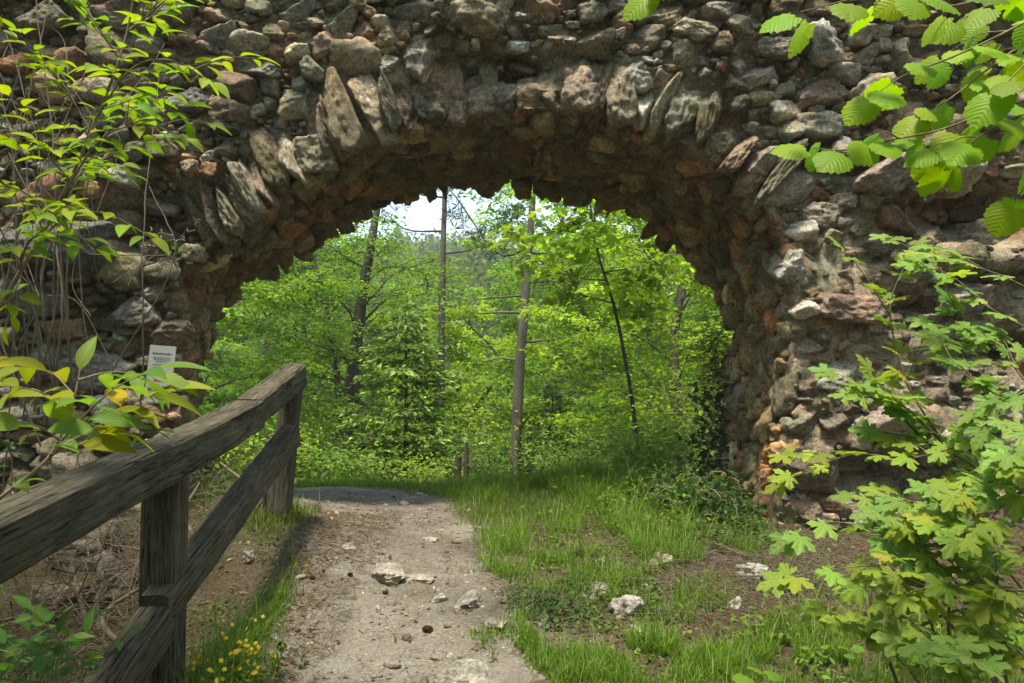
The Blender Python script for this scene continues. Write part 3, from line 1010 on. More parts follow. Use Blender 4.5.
# the small print is too small to read: worn printed lines
pb = MB()
for zz, x0, x1, hh in ((.150, -.07, .07, .009), (.120, -.06, .065, .006), (.105, -.055, .06, .005), (.090, -.04, .035, .005), (.068, -.06, .055, .005), (.053, -.05, .04, .005)):
    x = x0
    while x < x1:
        w = rng.uniform(.008, .022)
        pb.add([(x, -.0025, zz), (min(x + w, x1), -.0025, zz), (min(x + w, x1), -.0025, zz + hh), (x, -.0025, zz + hh)], [[0, 1, 2, 3]])
        x += w + .005
pb.build("small_lettering", M_INK, sign, smooth=False)
tb = MB()
def tri_prism(b, pts, y0, y1):
    n = len(pts)
    V = [(x, y0, z) for x, z in pts] + [(x, y1, z) for x, z in pts]
    b.add(V, [list(range(n))]); b.add(V, [[i, (i + 1) % n, n + (i + 1) % n, n + i] for i in range(n)])
ro = [(0, .025), (-.042, -.052), (.042, -.052)]; ri = [(0, .008), (-.026, -.043), (.026, -.043)]
V = [(x, -.003, z) for x, z in ro + ri]
tb.add(V, [[0, 1, 4, 3], [1, 2, 5, 4], [2, 0, 3, 5]])
tb.build("warning_triangle", M_RED, sign, smooth=False)
tb = MB(); tb.add([(-.006, -.003, -.006), (.006, -.003, -.006), (.004, -.003, -.030), (-.004, -.003, -.030)], [[0, 1, 2, 3]])
tb.add([(-.005, -.003, -.034), (.005, -.003, -.034), (.005, -.003, -.040), (-.005, -.003, -.040)], [[0, 1, 2, 3]])
tb.build("exclamation_mark", M_INK, sign, smooth=False)
sign.rotation_euler = (math.radians(-4), math.radians(4), math.radians(6))

# ------------------------------------------------------------------ trees
T_QUAD = tpl_simple(.55, .14)
T_OV = tpl_ovate(.5, 7)
T_OVS = tpl_ovate(.46, 5, .14, .2)
T_LONG = tpl_ovate(.40, 8, .15, .35)
T_ROUND = tpl_round()
T_MAPLE = tpl_maple()
T_MAPLES = tpl_maple(3, .45)

def broadleaf(name, base, label, cat="tree", group=None, trunk=None, H=8, r=.12, crown=(1.2, 7.5), spread=2.2, nb=26, nt=7, nl=26, leaf=.075,
              col=(.075, .13, .02), bark=M_BARK, seed=1, shape=1.0, flat=.45, tpl=None, up=.35, wob=.25, sigma=.16):
    R = np.random.default_rng(seed)
    base = np.array(base, float)
    root = empty(name, tuple(base)); tag(root, label, cat, group)
    if trunk is None:
        trunk = [base, base + [R.normal(0, wob), R.normal(0, wob), H * .4], base + [R.normal(0, wob * 1.6), R.normal(0, wob * 1.6), H * .75], base + [R.normal(0, wob * 2), R.normal(0, wob * 2), H]]
    tp = smooth_path(np.array(trunk) - base, 26)
    tp[0, 2] -= .3
    wood = MB(); lv = MB()
    tube(wood, tp, [r * 1.35, r, r * .75, r * .45, .012], 9, rough=.25)
    zt = tp[:, 2]
    cen, dirs = [], []
    for k in range(nb):
        f = (k + R.uniform(0, 1)) / nb
        z = crown[0] + (crown[1] - crown[0]) * f
        o = np.array([np.interp(z, zt, tp[:, a]) for a in range(3)])
        az = k * 2.39996 + R.normal(0, .4)
        L = spread * (math.sin(math.pi * (0.12 + .84 * f) ** shape) ** .7) * R.uniform(.65, 1.15)
        d = np.array([math.cos(az), math.sin(az), 0])
        e = up * R.uniform(.5, 1.5)
        pts = np.array([o, o + d * L * .35 + [0, 0, L * e * .45], o + d * L * .7 + [0, 0, L * e * .7], o + d * L + [0, 0, L * e * .65]])
        pts[1:] += R.normal(0, .07 * L, (3, 3))
        bp = smooth_path(pts, 10)
        rb = r * .22 * (1 - .6 * f) + .005
        tube(wood, bp, [rb, rb * .55, .004], 5)
        for t in range(nt):
            ff = .25 + .75 * (t + R.uniform(0, 1)) / nt
            p = np.array([np.interp(ff, np.linspace(0, 1, 10), bp[:, a]) for a in range(3)])
            az2 = az + R.choice([-1, 1]) * R.uniform(.4, 1.3)
            l2 = L * R.uniform(.2, .42) * (1.25 - .6 * ff) + .12
            d2 = np.array([math.cos(az2), math.sin(az2), R.normal(.05, .22)])
            q = np.array([p, p + d2 * l2 * .5 + [0, 0, .03], p + d2 * l2 - [0, 0, .05 * l2]])
            qp = smooth_path(q, 5)
            tube(wood, qp, [.006 + rb * .15, .002], 3)
            m = max(4, int(nl * (.5 + l2)))
            u = R.uniform(0.1, 1.08, m)
            c = q[0] + (q[2] - q[0]) * u[:, None] + R.normal(0, 1, (m, 3)) * sigma * np.array([1, 1, flat])
            cen.append(c)
            dd = d2[None] + R.normal(0, .8, (m, 3)); dirs.append(dd)
    cen = np.concatenate(cen); dirs = np.concatenate(dirs)
    dirs[:, 2] = dirs[:, 2] * .5 - .25
    n = len(cen)
    nr = R.normal(0, .5, (n, 3)) + [0, 0, 1]
    save = rng.bit_generator.state
    cc = jcol(col, n, .2, .10)
    cl = fbm(cen * 1.1 + seed, 2, seed)[:, None]
    cc = cc * np.exp(.8 * cl)
    place(lv, tpl or T_QUAD, cen, dirs, nr, leaf * R.uniform(.6, 1.2, n), cc)
    wood.build("trunk", bark, root)
    lv.build("crown", M_FOL, root)
    return root, n

def conifer(name, base, label, H=3, spread=.9, r=.04, nw=16, seed=1, col=(.035, .06, .015), group=None, bark=M_BARK, z0=.05, dens=1.0):
    """young spruce: whorls of drooping branches carrying flat sprays of short shoots"""
    R = np.random.default_rng(seed)
    root = empty(name, tuple(base)); tag(root, label, "tree", group)
    wood = MB(); lv = MB()
    tube(wood, smooth_path([[0, 0, -.3], [0.02, 0, H * .5], [0, .02, H]], 12), [r, r * .6, .006], 7)
    C, D, S = [], [], []
    for w in range(nw):
        f = w / (nw - 1)
        z = H * (z0 + (.99 - z0) * f ** .9)
        L = spread * (1 - f) ** .8 * R.uniform(.75, 1.15) + .05
        for b in range(int(R.integers(4, 8))):
            az = b * 2 * math.pi / 6 + w * .6 + R.normal(0, .3)
            l = L * R.uniform(.5, 1.2)
            d = np.array([math.cos(az), math.sin(az), 0])
            pts = smooth_path([[0, 0, z], d * l * .5 + [0, 0, z - .02 * l], d * l + [0, 0, z + l * R.uniform(-.18, .08)]], 8)
            tube(wood, pts, [.008, .002], 3)
            side = np.array([-d[1], d[0], 0])
            m = max(6, int(l * 46 * dens))
            u = R.uniform(.08, 1, m)
            p = np.stack([np.interp(u, np.linspace(0, 1, 8), pts[:, a]) for a in range(3)], -1)
            sgn = R.choice([-1, 1], m)
            wd = (1 - u) * l * .45 + .06
            v = R.uniform(0, 1, m) * wd
            p = p + side * (sgn * v)[:, None] + d * (v * .5)[:, None] + R.normal(0, .02, (m, 3))
            C.append(p); D.append(side * (sgn * .8)[:, None] + d + R.normal(0, .3, (m, 3)) - [0, 0, .15]); S.append(R.uniform(.07, .14, m))
    C = np.concatenate(C); D = np.concatenate(D); S = np.concatenate(S); n = len(C)
    tq = tpl_simple(.34, .05)
    for k in range(2):
        place(lv, tq, C + R.normal(0, .015, (n, 3)), D + R.normal(0, .25, (n, 3)), R.normal(0, .55, (n, 3)) + [0, 0, 1], S, jcol(np.array(col) * (1 + .9 * (S[:, None] > .125)), n, .25, .12))
    wood.build("trunk", bark, root)
    lv.build("crown", M_NEEDLE, root)
    return root

def pine(name, base, label, trunk, r, limbs, seed=1, group=None, col=(.045, .075, .028)):
    R = np.random.default_rng(seed)
    base = np.array(base, float)
    root = empty(name, tuple(base)); tag(root, label, "tree", group)
    tp = smooth_path(np.array(trunk) - base, 30)
    tp[0, 2] -= .5
    wood = MB(); lv = MB()
    tube(wood, tp, [r * 1.2, r, r * .85, r * .6, r * .2], 10, rough=.15)
    C, D = [], []
    for (z, az, L, up_, dens) in limbs:
        o = np.array([np.interp(z, tp[:, 2], tp[:, a]) for a in range(3)])
        d = np.array([math.cos(az), math.sin(az), 0])
        pts = smooth_path([o, o + d * L * .4 + [0, 0, up_ * L * .15], o + d * L * .75 + [0, 0, up_ * L * .6], o + d * L + [0, 0, up_ * L]] + np.vstack([np.zeros(3), R.normal(0, .06 * L, (3, 3))]), 12)
        tube(wood, pts, [r * .3, r * .16, .01], 5)
        if dens <= 0: continue
        for t in range(int(9 * dens)):
            f = R.uniform(.3, 1.0)
            p = np.array([np.interp(f, np.linspace(0, 1, 12), pts[:, a]) for a in range(3)])
            d2 = R.normal(0, 1, 3) * [1, 1, .35]; d2 = d2 / np.linalg.norm(d2) * R.uniform(.2, .5) * (L * .4 + .3)
            tube(wood, np.array([p, p + d2]), [.012, .004], 3)
            for q in range(int(10 * dens)):
                c = p + d2 * R.uniform(.35, 1.1) + R.normal(0, .12, 3)
                m = 16
                C.append(np.repeat(c[None], m, 0)); D.append(R.normal(0, 1, (m, 3)) + [0, 0, .4])
    if C:
        C = np.concatenate(C); D = np.concatenate(D); n = len(C)
        place(lv, tpl_simple(.10, .02), C, D, R.normal(0, 1, (n, 3)), R.uniform(.12, .2, n), jcol(col, n, .25, .1))
        lv.build("crown", M_NEEDLE, root)
    wood.build("trunk", M_BARKP, root)
    return root

def copy_tree(root, loc, rot, sc, label, group=None):
    c = root.copy(); scene.collection.objects.link(c)
    c.location = loc; c.rotation_euler = (0, 0, rot); c.scale = (sc, sc, sc)
    c['label'] = label
    if group: c['group'] = group
    for ch in list(root.children):
        k = ch.copy(); scene.collection.objects.link(k); k.parent = c
    return c

def at0(x, y): return np.array([x, y, float(zg(x, y))])
def gp(px, d):
    """ground point below pixel column px at distance d"""
    x = (px - 512) / F * d
    return np.array([x, d, float(zg(x, d))])

GREEN = (.15, .27, .05); YG = (.24, .36, .055); DEEP = (.07, .145, .035); BLUEG = (.13, .23, .07)
# leaning dark tree
b = gp(340, 15)
broadleaf("leaning_tree", b, "dark forked tree leaning right behind the far end of the railing", trunk=[b, P(350, 410, 15), P(360, 310, 15), P(376, 216, 15), P(392, 130, 15)],
          r=.15, crown=(1.5, 5.2), spread=2.3, nb=24, nt=8, nl=50, col=GREEN, seed=31, sigma=.13)
b2 = gp(332, 15.4)
broadleaf("slender_tree", b2, "thin dark trunk close to the left of the forked leaning tree", trunk=[b2, P(338, 400, 15.4), P(330, 330, 15.4), P(312, 250, 15.4), P(300, 190, 15.4)],
          r=.07, crown=(1.6, 6), spread=1.6, nb=20, nt=8, nl=55, col=GREEN, seed=32)
# two pines
b = gp(441, 14)
pine("pine_tree", b, "straight thin grey pine standing up into the pale sky gap", [b, P(441, 350, 14), P(444, 220, 14), P(449, 60, 14)], .07,
     [(4.6, .4, 1.4, .5, .3), (5.0, 2.8, 1.6, .4, .3), (5.6, 3.6, 1.5, .3, .35), (5.9, .1, 1.5, .2, .35), (3.6, 3.0, .5, .1, .0), (3.0, .2, .4, .1, .0), (7.2, 2.4, 1.4, .3, .9), (7.6, 5.9, 1.3, .2, .9)], seed=5)
b = gp(513, 13.4)
pine("pine_tree", b, "stout pale barked pine with bare stubs and one crooked limb", [b, P(519, 380, 13.4), P(529, 250, 13.4), P(540, 100, 13.4)], .092,
     [(4.5, 3.1, 1.6, .75, .7), (4.4, .3, .7, .0, .0), (3.7, 3.0, .8, -.05, .0), (3.4, 3.3, .9, -.1, .0), (2.9, .2, .6, .1, .0), (3.9, .2, .8, .1, .2),
      (5.5, .5, 1.5, .3, .8), (6.2, 2.6, 1.6, .3, 1.0), (5.4, 4.6, 1.2, .3, .6), (2.6, 2.6, .7, .05, .0)], seed=6)
# young spruces
conifer("spruce_tree", gp(405, 11.6), "young spruce with dark drooping branches at the path's end", H=3.0, spread=1.6, r=.045, nw=18, seed=8, dens=1.9, col=(.12, .20, .04), z0=.0)
conifer("spruce_tree", gp(552, 13.5), "small shadowy spruce behind the bright grass mound", H=2.2, spread=.95, r=.04, nw=15, seed=9, col=(.06, .105, .022))
# dark slender sapling with big fresh leaves
b = gp(642, 10.2)
broadleaf("maple_sapling", b, "slender black stemmed sapling leaning left under bright lobed leaves", trunk=[b, P(632, 400, 10.2), P(615, 310, 10.2), P(596, 245, 10.2), P(588, 180, 10.2)],
          r=.028, crown=(2.3, 4.3), spread=1.15, nb=18, nt=7, nl=11, leaf=.13, col=YG, seed=41, tpl=T_MAPLES, sigma=.13, up=.2)
# broadleaf neighbours with layered crowns
specs = [
 (205, 11.8, 7.5, 2.6, (.1, 6.5), GREEN, "beech_tree", "beech with layered sprays hanging beside the left foot of the arch", 51, 34, 0.095),
 (180, 17.0, 9.0, 3.0, (.8, 8.5), DEEP, "beech_tree", "deep green beech mostly hidden behind the left pier", 52, 34, 0.11),
 (300, 19.0, 8.5, 2.8, (.5, 8.0), BLUEG, "beech_tree", "blue green beech rising behind the slender trunk", 53, 34, 0.11),
 (474, 16.0, 4.0, 1.6, (.3, 4.2), YG, "young_beech_tree", "low yellow green beech between the spruce and the stout pine", 54, 26, 0.095),
 (590, 15.5, 5.6, 2.0, (.3, 5.4), GREEN, "hornbeam_tree", "mid green hornbeam filling the space behind the black stemmed sapling", 55, 32, 0.095),
 (690, 12.5, 7.5, 2.3, (.3, 6.6), YG, "hornbeam_tree", "sunlit yellow green hornbeam against the right pier", 56, 38, 0.095),
 (650, 18.0, 8.0, 2.9, (.4, 7.8), GREEN, "hornbeam_tree", "tall hornbeam rising behind the sunlit one", 57, 34, 0.11),
 (375, 20.0, 4.8, 2.4, (.3, 4.8), YG, "ash_tree", "light green tree filling the gap right of the leaning trunk", 58, 32, 0.11),
]
protos = []
for (px, d, H, spd, cr, col, nm, lab, sd, nb, lf) in specs:
    b = gp(px, d)
    rt, n = broadleaf(nm, b, lab, H=H, r=.025 + H * .008, crown=cr, spread=spd, nb=nb, nt=8, nl=64, sigma=.13, flat=.35, leaf=lf, col=col, seed=sd, shape=.9)
    protos.append(rt)
    print(nm, n)
back = [(260, 27, 0, 1.15, "left of the slender trunk, a deep wood tree"), (340, 31, 2, 1.2, "farther tree seen through the fork of the leaning trunk"), (410, 30, 7, .85, "tree whose top meets the left edge of the sky gap"),
        (455, 27, 3, 1.1, "rounded low tree behind the thin grey pine"), (500, 33, 3, 1.25, "dense far tree just left of the stout pine"), (575, 28, 4, 1.3, "far tree between the stout pine and the sapling"),
        (625, 30, 5, 1.15, "far bright tree behind the sapling's crown"), (700, 26, 6, 1.1, "tree deep in the wood behind the right pier"), (740, 20, 4, 1.4, "tree hidden almost wholly by the right pier"),
        (215, 34, 1, 1.2, "tall far tree beyond the layered beech"), (545, 40, 7, 1.0, "pale tree standing below the hillside meadow"), (480, 42, 4, 1.1, "distant tree under the middle of the sky gap"), (590, 24, 6, 1.35, "tall tree closing the view above the hornbeam")]
for i, (px, d, k, sc, lab) in enumerate(back):
    b = gp(px, d)
    copy_tree(protos[k], tuple(b), i * 1.3, sc, lab, "trees of the wood beyond the arch")

# trees standing round the clearing behind the camera: they shade it as the wood does in the place
for i, (x, y, k, sc) in enumerate([(-5.5, -3.5, 0, 1.5), (-1.5, -7.5, 5, 1.7), (4.0, -5.5, 6, 1.6), (8.0, -.5, 2, 1.5), (-8.5, 1.5, 1, 1.5), (0.8, -13, 6, 2.0), (8, -10, 1, 1.9), (-8, -11, 2, 2.0), (-4.8, -.5, 0, 1.2), (1.8, -6.5, 0, 1.5), (10, -5, 6, 1.6)]):
    copy_tree(protos[k], (x, y, float(zg(x, y))), i * 2.1 + .4, sc, "tall tree of the wood out of view around the near clearing", "trees around the near clearing")

canopy, _ = broadleaf("broadleaf_tree", at0(-6.2, 1.6), "tall broad tree added for shade, out of view left of the near clearing", H=11, r=.2, crown=(6.2, 10.5), spread=4.6, nb=30, nt=8, nl=26, leaf=.11, col=GREEN, seed=71, group="trees around the near clearing", up=.1)  # unseen tree, its high crown shaped to shade the ground before the arch
copy_tree(canopy, (6.6, 1.2, 0.1), 2.0, 1.0, "tall broad tree added for shade, out of view right of the near clearing", "trees around the near clearing")
# dead stump pair by the drop
st = empty("tree_stump", tuple(gp(458, 9.7))); tag(st, "dark dead stump of two stems at the edge of the drop", "stump")
for pts_, rr_ in (([[0, 0, -1], [0, 0, .2], [.01, 0, .5]], [.05, .045, .035]), ([[.09, .02, -1], [.1, 0, .2], [.11, 0, .66]], [.04, .03, .02])):
    sb = MB(); tube(sb, smooth_path(pts_, 8), rr_, 8, rough=.3); sb.build("stem", M_BARK, st)

# far wood on the opposite slope: one mass
fw = MB()
R = np.random.default_rng(77)
N = 1300
fx = R.uniform(-85, 75, N); fy = R.uniform(46, 165, N)
meadow = (np.abs(fx - (545 - 512) / F * fy) < 7) & (fy > 84) & (fy < 112)
kk = ~meadow; fx = fx[kk]; fy = fy[kk]; N = len(fx)
fz = zg(fx, fy)
hs = R.uniform(5, 9, N)
for i in range(N):
    m = 150
    v = norm(R.normal(size=(m, 3))); rad = R.uniform(.75, 1.05, m)[:, None]
    c = np.array([fx[i], fy[i], fz[i] + hs[i] * .55]) + v * rad * np.array([hs[i] * .36, hs[i] * .36, hs[i] * .5]) * (1 + .25 * fbm(v * 2 + i, 2, 3))[:, None]
    colr = np.array([(.075, .13, .03), (.10, .165, .03), (.05, .095, .035), (.12, .16, .05)][R.integers(4)])
    place(fw, T_QUAD, c, R.normal(size=(m, 3)) - [0, 0, .3], v + R.normal(0, .5, (m, 3)), R.uniform(.6, 1.3, m), jcol(colr, m, .2, .08))
tag(fw.build("far_wood", M_FOL), "bright green wood covering the slope across the valley", "far wood", kind='stuff')
md = MB()
xs_ = np.linspace(-4, 14, 30); ys_ = np.linspace(78, 118, 40); X_, Y_ = np.meshgrid(xs_, ys_, indexing='ij')
md.add(np.stack([X_, Y_, zg(X_, Y_) + .15], -1).reshape(-1, 3), grid_faces(30, 40))
mm = plain("meadow_turf", (.16, .22, .05), .9)
tag(md.build("hill_meadow", mm), kind='structure')

# ------------------------------------------------------------------ shrubs and undergrowth beyond the arch
def shrub(name, base, label, n, rad, hgt, leaf, col, seed, tpl=None, group=None, cat="shrub", stems=7, mat=None, sig=.0):
    R = np.random.default_rng(seed)
    root = empty(name, tuple(base)); tag(root, label, cat, group)
    lv = MB(); wd = MB()
    C, D = [], []
    for k in range(stems):
        az = R.uniform(0, 6.28); l = R.uniform(.5, 1.0)
        e = np.array([math.cos(az) * rad * l, math.sin(az) * rad * l, hgt * R.uniform(.55, 1.0)])
        pts = smooth_path([[0, 0, -.05], e * [.3, .3, .6], e], 8)
        tube(wd, pts, [.008, .003], 4)
        m = n // stems
        f = R.uniform(.2, 1.05, m)
        p = np.stack([np.interp(f, np.linspace(0, 1, 8), pts[:, a]) for a in range(3)], -1) + R.normal(0, 1, (m, 3)) * rad * .22
        p[:, 2] = np.abs(p[:, 2] * 1.0 + .01)
        C.append(p); D.append(R.normal(0, 1, (m, 3)) * [1, 1, .4] + e * .6 / (hgt + .01) * [1, 1, 0])
    C = np.concatenate(C); D = np.concatenate(D); m = len(C)
    place(lv, tpl or T_OVS, C, D, R.normal(0, .4, (m, 3)) + [0, -.15, 1], leaf * R.uniform(.55, 1.15, m), jcol(col, m, .25, .12))
    wd.build("stems", M_TWIG, root); lv.build("foliage", mat or M_LEAF, root)
    return root
def gq(px, py):
    """ground point seen at a pixel (marching the ray)"""
    for d in np.arange(2.0, 14, .02):
        p = P(px, py, d)
        if p[2] <= float(zs(p[0], p[1])): return np.array([p[0], p[1], float(zs(p[0], p[1]))])
    return P(px, py, 12)
def at(x, y): return np.array([x, y, float(zs(x, y))])
shr = [
 (at(-2.9, 9.6), 420, .5, .75, .08, YG, "pale leafed shrub behind the far post of the railing", T_OVS),
 (at(-2.2, 10.2), 420, .55, .6, .08, GREEN, "low green shrub at the left foot of the spruce", T_OVS),
 (at(-1.1, 9.6), 300, .4, .35, .06, YG, "small yellow green shrub in front of the spruce", T_OVS),
 (at(1.35, 8.2), 420, .5, .55, .075, GREEN, "leafy shrub at the foot of the slender sapling", T_OVS),
 (at(2.0, 9.4), 520, .65, 1.5, .07, YG, "tall thin shrub beside the right pier beyond the arch", T_OVS),
 (at(2.35, 8.3), 360, .35, .6, .05, DEEP, "dark shrub pressed against the far side of the right pier", T_OVS),
 (at(.6, 9.6), 420, .6, .6, .07, GREEN, "low shrub behind the bright grass mound", T_OVS),
 (at(-.3, 10.4), 360, .6, .7, .07, DEEP, "dark shrub below the stout pine", T_OVS),
 (at(-4.2, 10.3), 500, .7, 1.1, .08, GREEN, "broad shrub behind the foot of the left pier", T_OVS),
 (gp(300, 12), 700, .9, 1.6, .08, GREEN, "tall bush below the fork of the leaning trunk", T_QUAD),
 (gp(455, 12.5), 700, .8, 1.3, .08, YG, "yellow green bush right of the spruce", T_QUAD),
 (gp(505, 14), 700, .9, 1.7, .08, GREEN, "green bush around the foot of the stout pine", T_QUAD),
 (gp(610, 13), 700, .9, 1.6, .08, GREEN, "green bush behind the foot of the black stemmed sapling", T_QUAD),
 (gp(225, 13), 700, .9, 1.6, .08, YG, "bright bush seen over the top rail", T_QUAD),
 (gp(365, 14), 700, .9, 1.6, .08, YG, "bright bush behind the left of the spruce", T_QUAD),
 (at(1.5, 11.2), 600, .8, 1.3, .08, YG, "bright bush between the sapling and the right pier", T_OVS),
]
for i, (b, n, rad, h, lf, col, lab, tp_) in enumerate(shr):
    shrub("shrub", b, lab, n * 3, rad * 1.15, h * 1.15, lf, col, 200 + i, tp_, "shrubs beyond the arch", stems=11)
# ivy at the right jamb and the green tufts growing out of the wall
def ivy(name, pts, label, n, leaf, col, seed, spread=.1):
    R = np.random.default_rng(seed)
    pts = np.array(pts); b = pts[0]
    root = empty(name, tuple(b)); tag(root, label, "climber")
    path = smooth_path(pts - b, 30)
    lv = MB(); wd = MB()
    for k in range(5):
        tube(wd, path + np.cumsum(R.normal(0, .02, path.shape), 0), [.006, .003], 4)
    i = R.integers(0, 30, n)
    c = path[i] + R.normal(0, spread, (n, 3))
    place(lv, T_MAPLES, c, R.normal(0, 1, (n, 3)) - [0, .2, .6], R.normal(0, .4, (n, 3)) + [0, -1, .4], leaf * R.uniform(.6, 1.2, n), jcol(col, n, .25, .1))
    wd.build("stems", M_TWIG, root); lv.build("foliage", M_LEAF, root)
ivy("ivy_climber", [P(690, 520, 6.5), P(702, 470, 7.4), P(712, 425, 7.8), P(716, 385, 8.0)], "dark ivy creeping up the inner edge of the right pier", 330, .055, (.035, .065, .016), 61)
ivy("ivy_climber", [P(745, 520, 6.1), P(720, 500, 6.2), P(690, 495, 6.3), P(655, 505, 6.4)], "ivy trailing over the rubble at the foot of the right pier", 300, .05, (.04, .085, .022), 62, .12)
ivy("wall_fern", [P(150, 250, 6.15), P(165, 243, 6.1), P(178, 247, 6.1)], "small green sprig rooted in the hollow left of the arch", 14, .05, (.08, .16, .03), 63, .03)

# hanging dry grass on the right jamb
hg = empty("dry_grass_tuft", tuple(P(722, 335, 7.9))); tag(hg, "shaggy dry grass tuft hanging from the far edge of the right pier", "grass tuft")
R = np.random.default_rng(64); hb = MB()
n = 260
p0 = R.normal(0, .09, (n, 3)) + np.array([0, .05, 0]) + np.stack([np.zeros(n), np.zeros(n), R.uniform(-.45, .1, n)], -1)
p1 = p0 + np.stack([R.uniform(-.30, .0, n), R.normal(0, .1, n), R.uniform(-.30, .08, n)], -1)
tubes(hb, p0, p1, .0035, jcol((.16, .15, .06), n, .3))
hb.build("blades", M_GRASS, hg)

# ------------------------------------------------------------------ grass
def blades(mb, x, y, h, w, lean, col, R):
    n = len(x)
    z = zs(x, y)
    az = R.uniform(0, 6.283, n); d = np.stack([np.cos(az), np.sin(az), np.zeros(n)], -1)
    side = np.stack([-d[:, 1], d[:, 0], np.zeros(n)], -1)
    b = np.stack([x, y, z - .01], -1)
    V = []
    for k, (f, ww) in enumerate(((0, 1), (.4, .9), (.75, .6), (1.0, .08))):
        c = b + np.stack([np.zeros(n), np.zeros(n), h * (f - .25 * lean * f * f)], -1) + d * (h * lean * f * f)[:, None]
        V += [c - side * (w * ww)[:, None], c + side * (w * ww)[:, None]]
    V = np.stack(V, 1)
    base = np.array([[0, 1, 3, 2], [2, 3, 5, 4], [4, 5, 7, 6]])
    Fc = (np.arange(n)[:, None, None] * 8 + base[None]).reshape(-1, 4)
    mb.add(V.reshape(-1, 3), Fc, np.repeat(col, 8, 0))
def grass_patch(mb, cx, cy, rx, ry, n, h, col, R, pathfree=True, thr=-.1, w=.0022, hv=.35):
    u = R.normal(0, .5, (n, 2))
    x = cx + u[:, 0] * rx; y = cy + u[:, 1] * ry
    q = np.stack([x, y, x * 0], -1)
    keep = fbm(q * 4.5, 2, 55) > thr
    if pathfree: keep &= (path_d(x, y) + .25 * fbm(q * 6 + 3, 2, 59) < .02 + .16 * R.random(n) ** 2)
    x, y = x[keep], y[keep]; m = len(x)
    if m == 0: return
    hh = h * np.exp(R.normal(0, hv, m)) * (1 + .5 * fbm(np.stack([x, y, x * 0], -1) * 3, 2, 57))
    blades(mb, x, y, hh, w * R.uniform(.6, 1.4, m), R.uniform(.1, .9, m), jcol(col, m, .25, .15), R)
R = np.random.default_rng(88)
g1 = MB()
grass_patch(g1, .35, 6.6, 1.0, .9, 9000, .07, (.10, .17, .025), R, thr=-9)
GB = (.12, .21, .022); GM = (.13, .225, .035); GD = (.09, .165, .035)
for a in [(.45, 7.4, 1.0, .8, 15000, .11, GB), (-.15, 7.5, .55, .5, 4500, .09, GB), (1.2, 7.0, .9, .7, 7000, .10, GB), (-1.5, 9.0, 1.3, .5, 8000, .09, GB), (-.4, 9.2, .8, .5, 5000, .12, GB),
          (-3.2, 10.0, 1.2, .7, 3500, .12, GB)]:
    grass_patch(g1, *a, R, thr=-.35)
tag(g1.build("sunlit_grass", M_GRASS), "bright fresh grass on the mound and bank beyond the arch", "grass", kind='stuff')
g2 = MB()
def gpx(mb, px, py, rx, ry, n, h, col, **k):
    c = gq(px, py); grass_patch(mb, c[0], c[1], rx, ry, n, h, col, R, **k)
for a in [(590, 550, .6, .7, 9000, .085, GM), (640, 570, .45, .5, 6000, .08, GM), (550, 540, .45, .5, 6000, .07, GM), (500, 575, .18, .25, 900, .06, GM), (545, 610, .28, .28, 3500, .055, GM),
          (620, 660, .65, .35, 11000, .055, GM), (700, 660, .5, .35, 7000, .06, GM), (570, 675, .4, .25, 4500, .05, GM), (470, 628, .09, .12, 400, .05, GM), (760, 670, .5, .3, 4000, .07, GM),
          (690, 540, .45, .5, 5000, .10, GM), (640, 530, .6, .6, 6000, .10, GM), (740, 560, .5, .4, 1800, .08, GM), (830, 660, .5, .4, 3000, .09, GM), (700, 610, .5, .4, 1500, .06, GM), (950, 660, .5, .5, 2500, .1, GM), (495, 545, .14, .22, 500, .05, GM),
          (480, 590, .12, .2, 350, .045, GM), (520, 640, .25, .15, 1400, .045, GM)]:
    a = list(a); a[5] *= .68; a[4] = int(a[4] * 1.5); gpx(g2, *a, thr=-.06, hv=.6)
tag(g2.build("shaded_grass", M_GRASS), "short green grass in patches right of the path before the arch", "grass", kind='stuff')
g3 = MB()
for a in [(-1.55, 5.25, .28, .3, 900, .10, (.12, .17, .03)), (-1.9, 6.2, .6, .3, 2600, .11, (.10, .15, .03)), (-1.45, 5.9, .2, .4, 700, .07, GM), (-1.25, 4.3, .1, .5, 500, .09, GM),
          (-1.27, 3.5, .14, .5, 1800, .16, GM), (-1.25, 2.9, .12, .5, 1200, .16, GD), (-2.6, 6.7, .5, .3, 1200, .12, GM)]:
    grass_patch(g3, *a, R, thr=-.3)
tag(g3.build("railing_grass", M_GRASS), "longer mixed grass growing along the foot of the railing", "grass", kind='stuff')

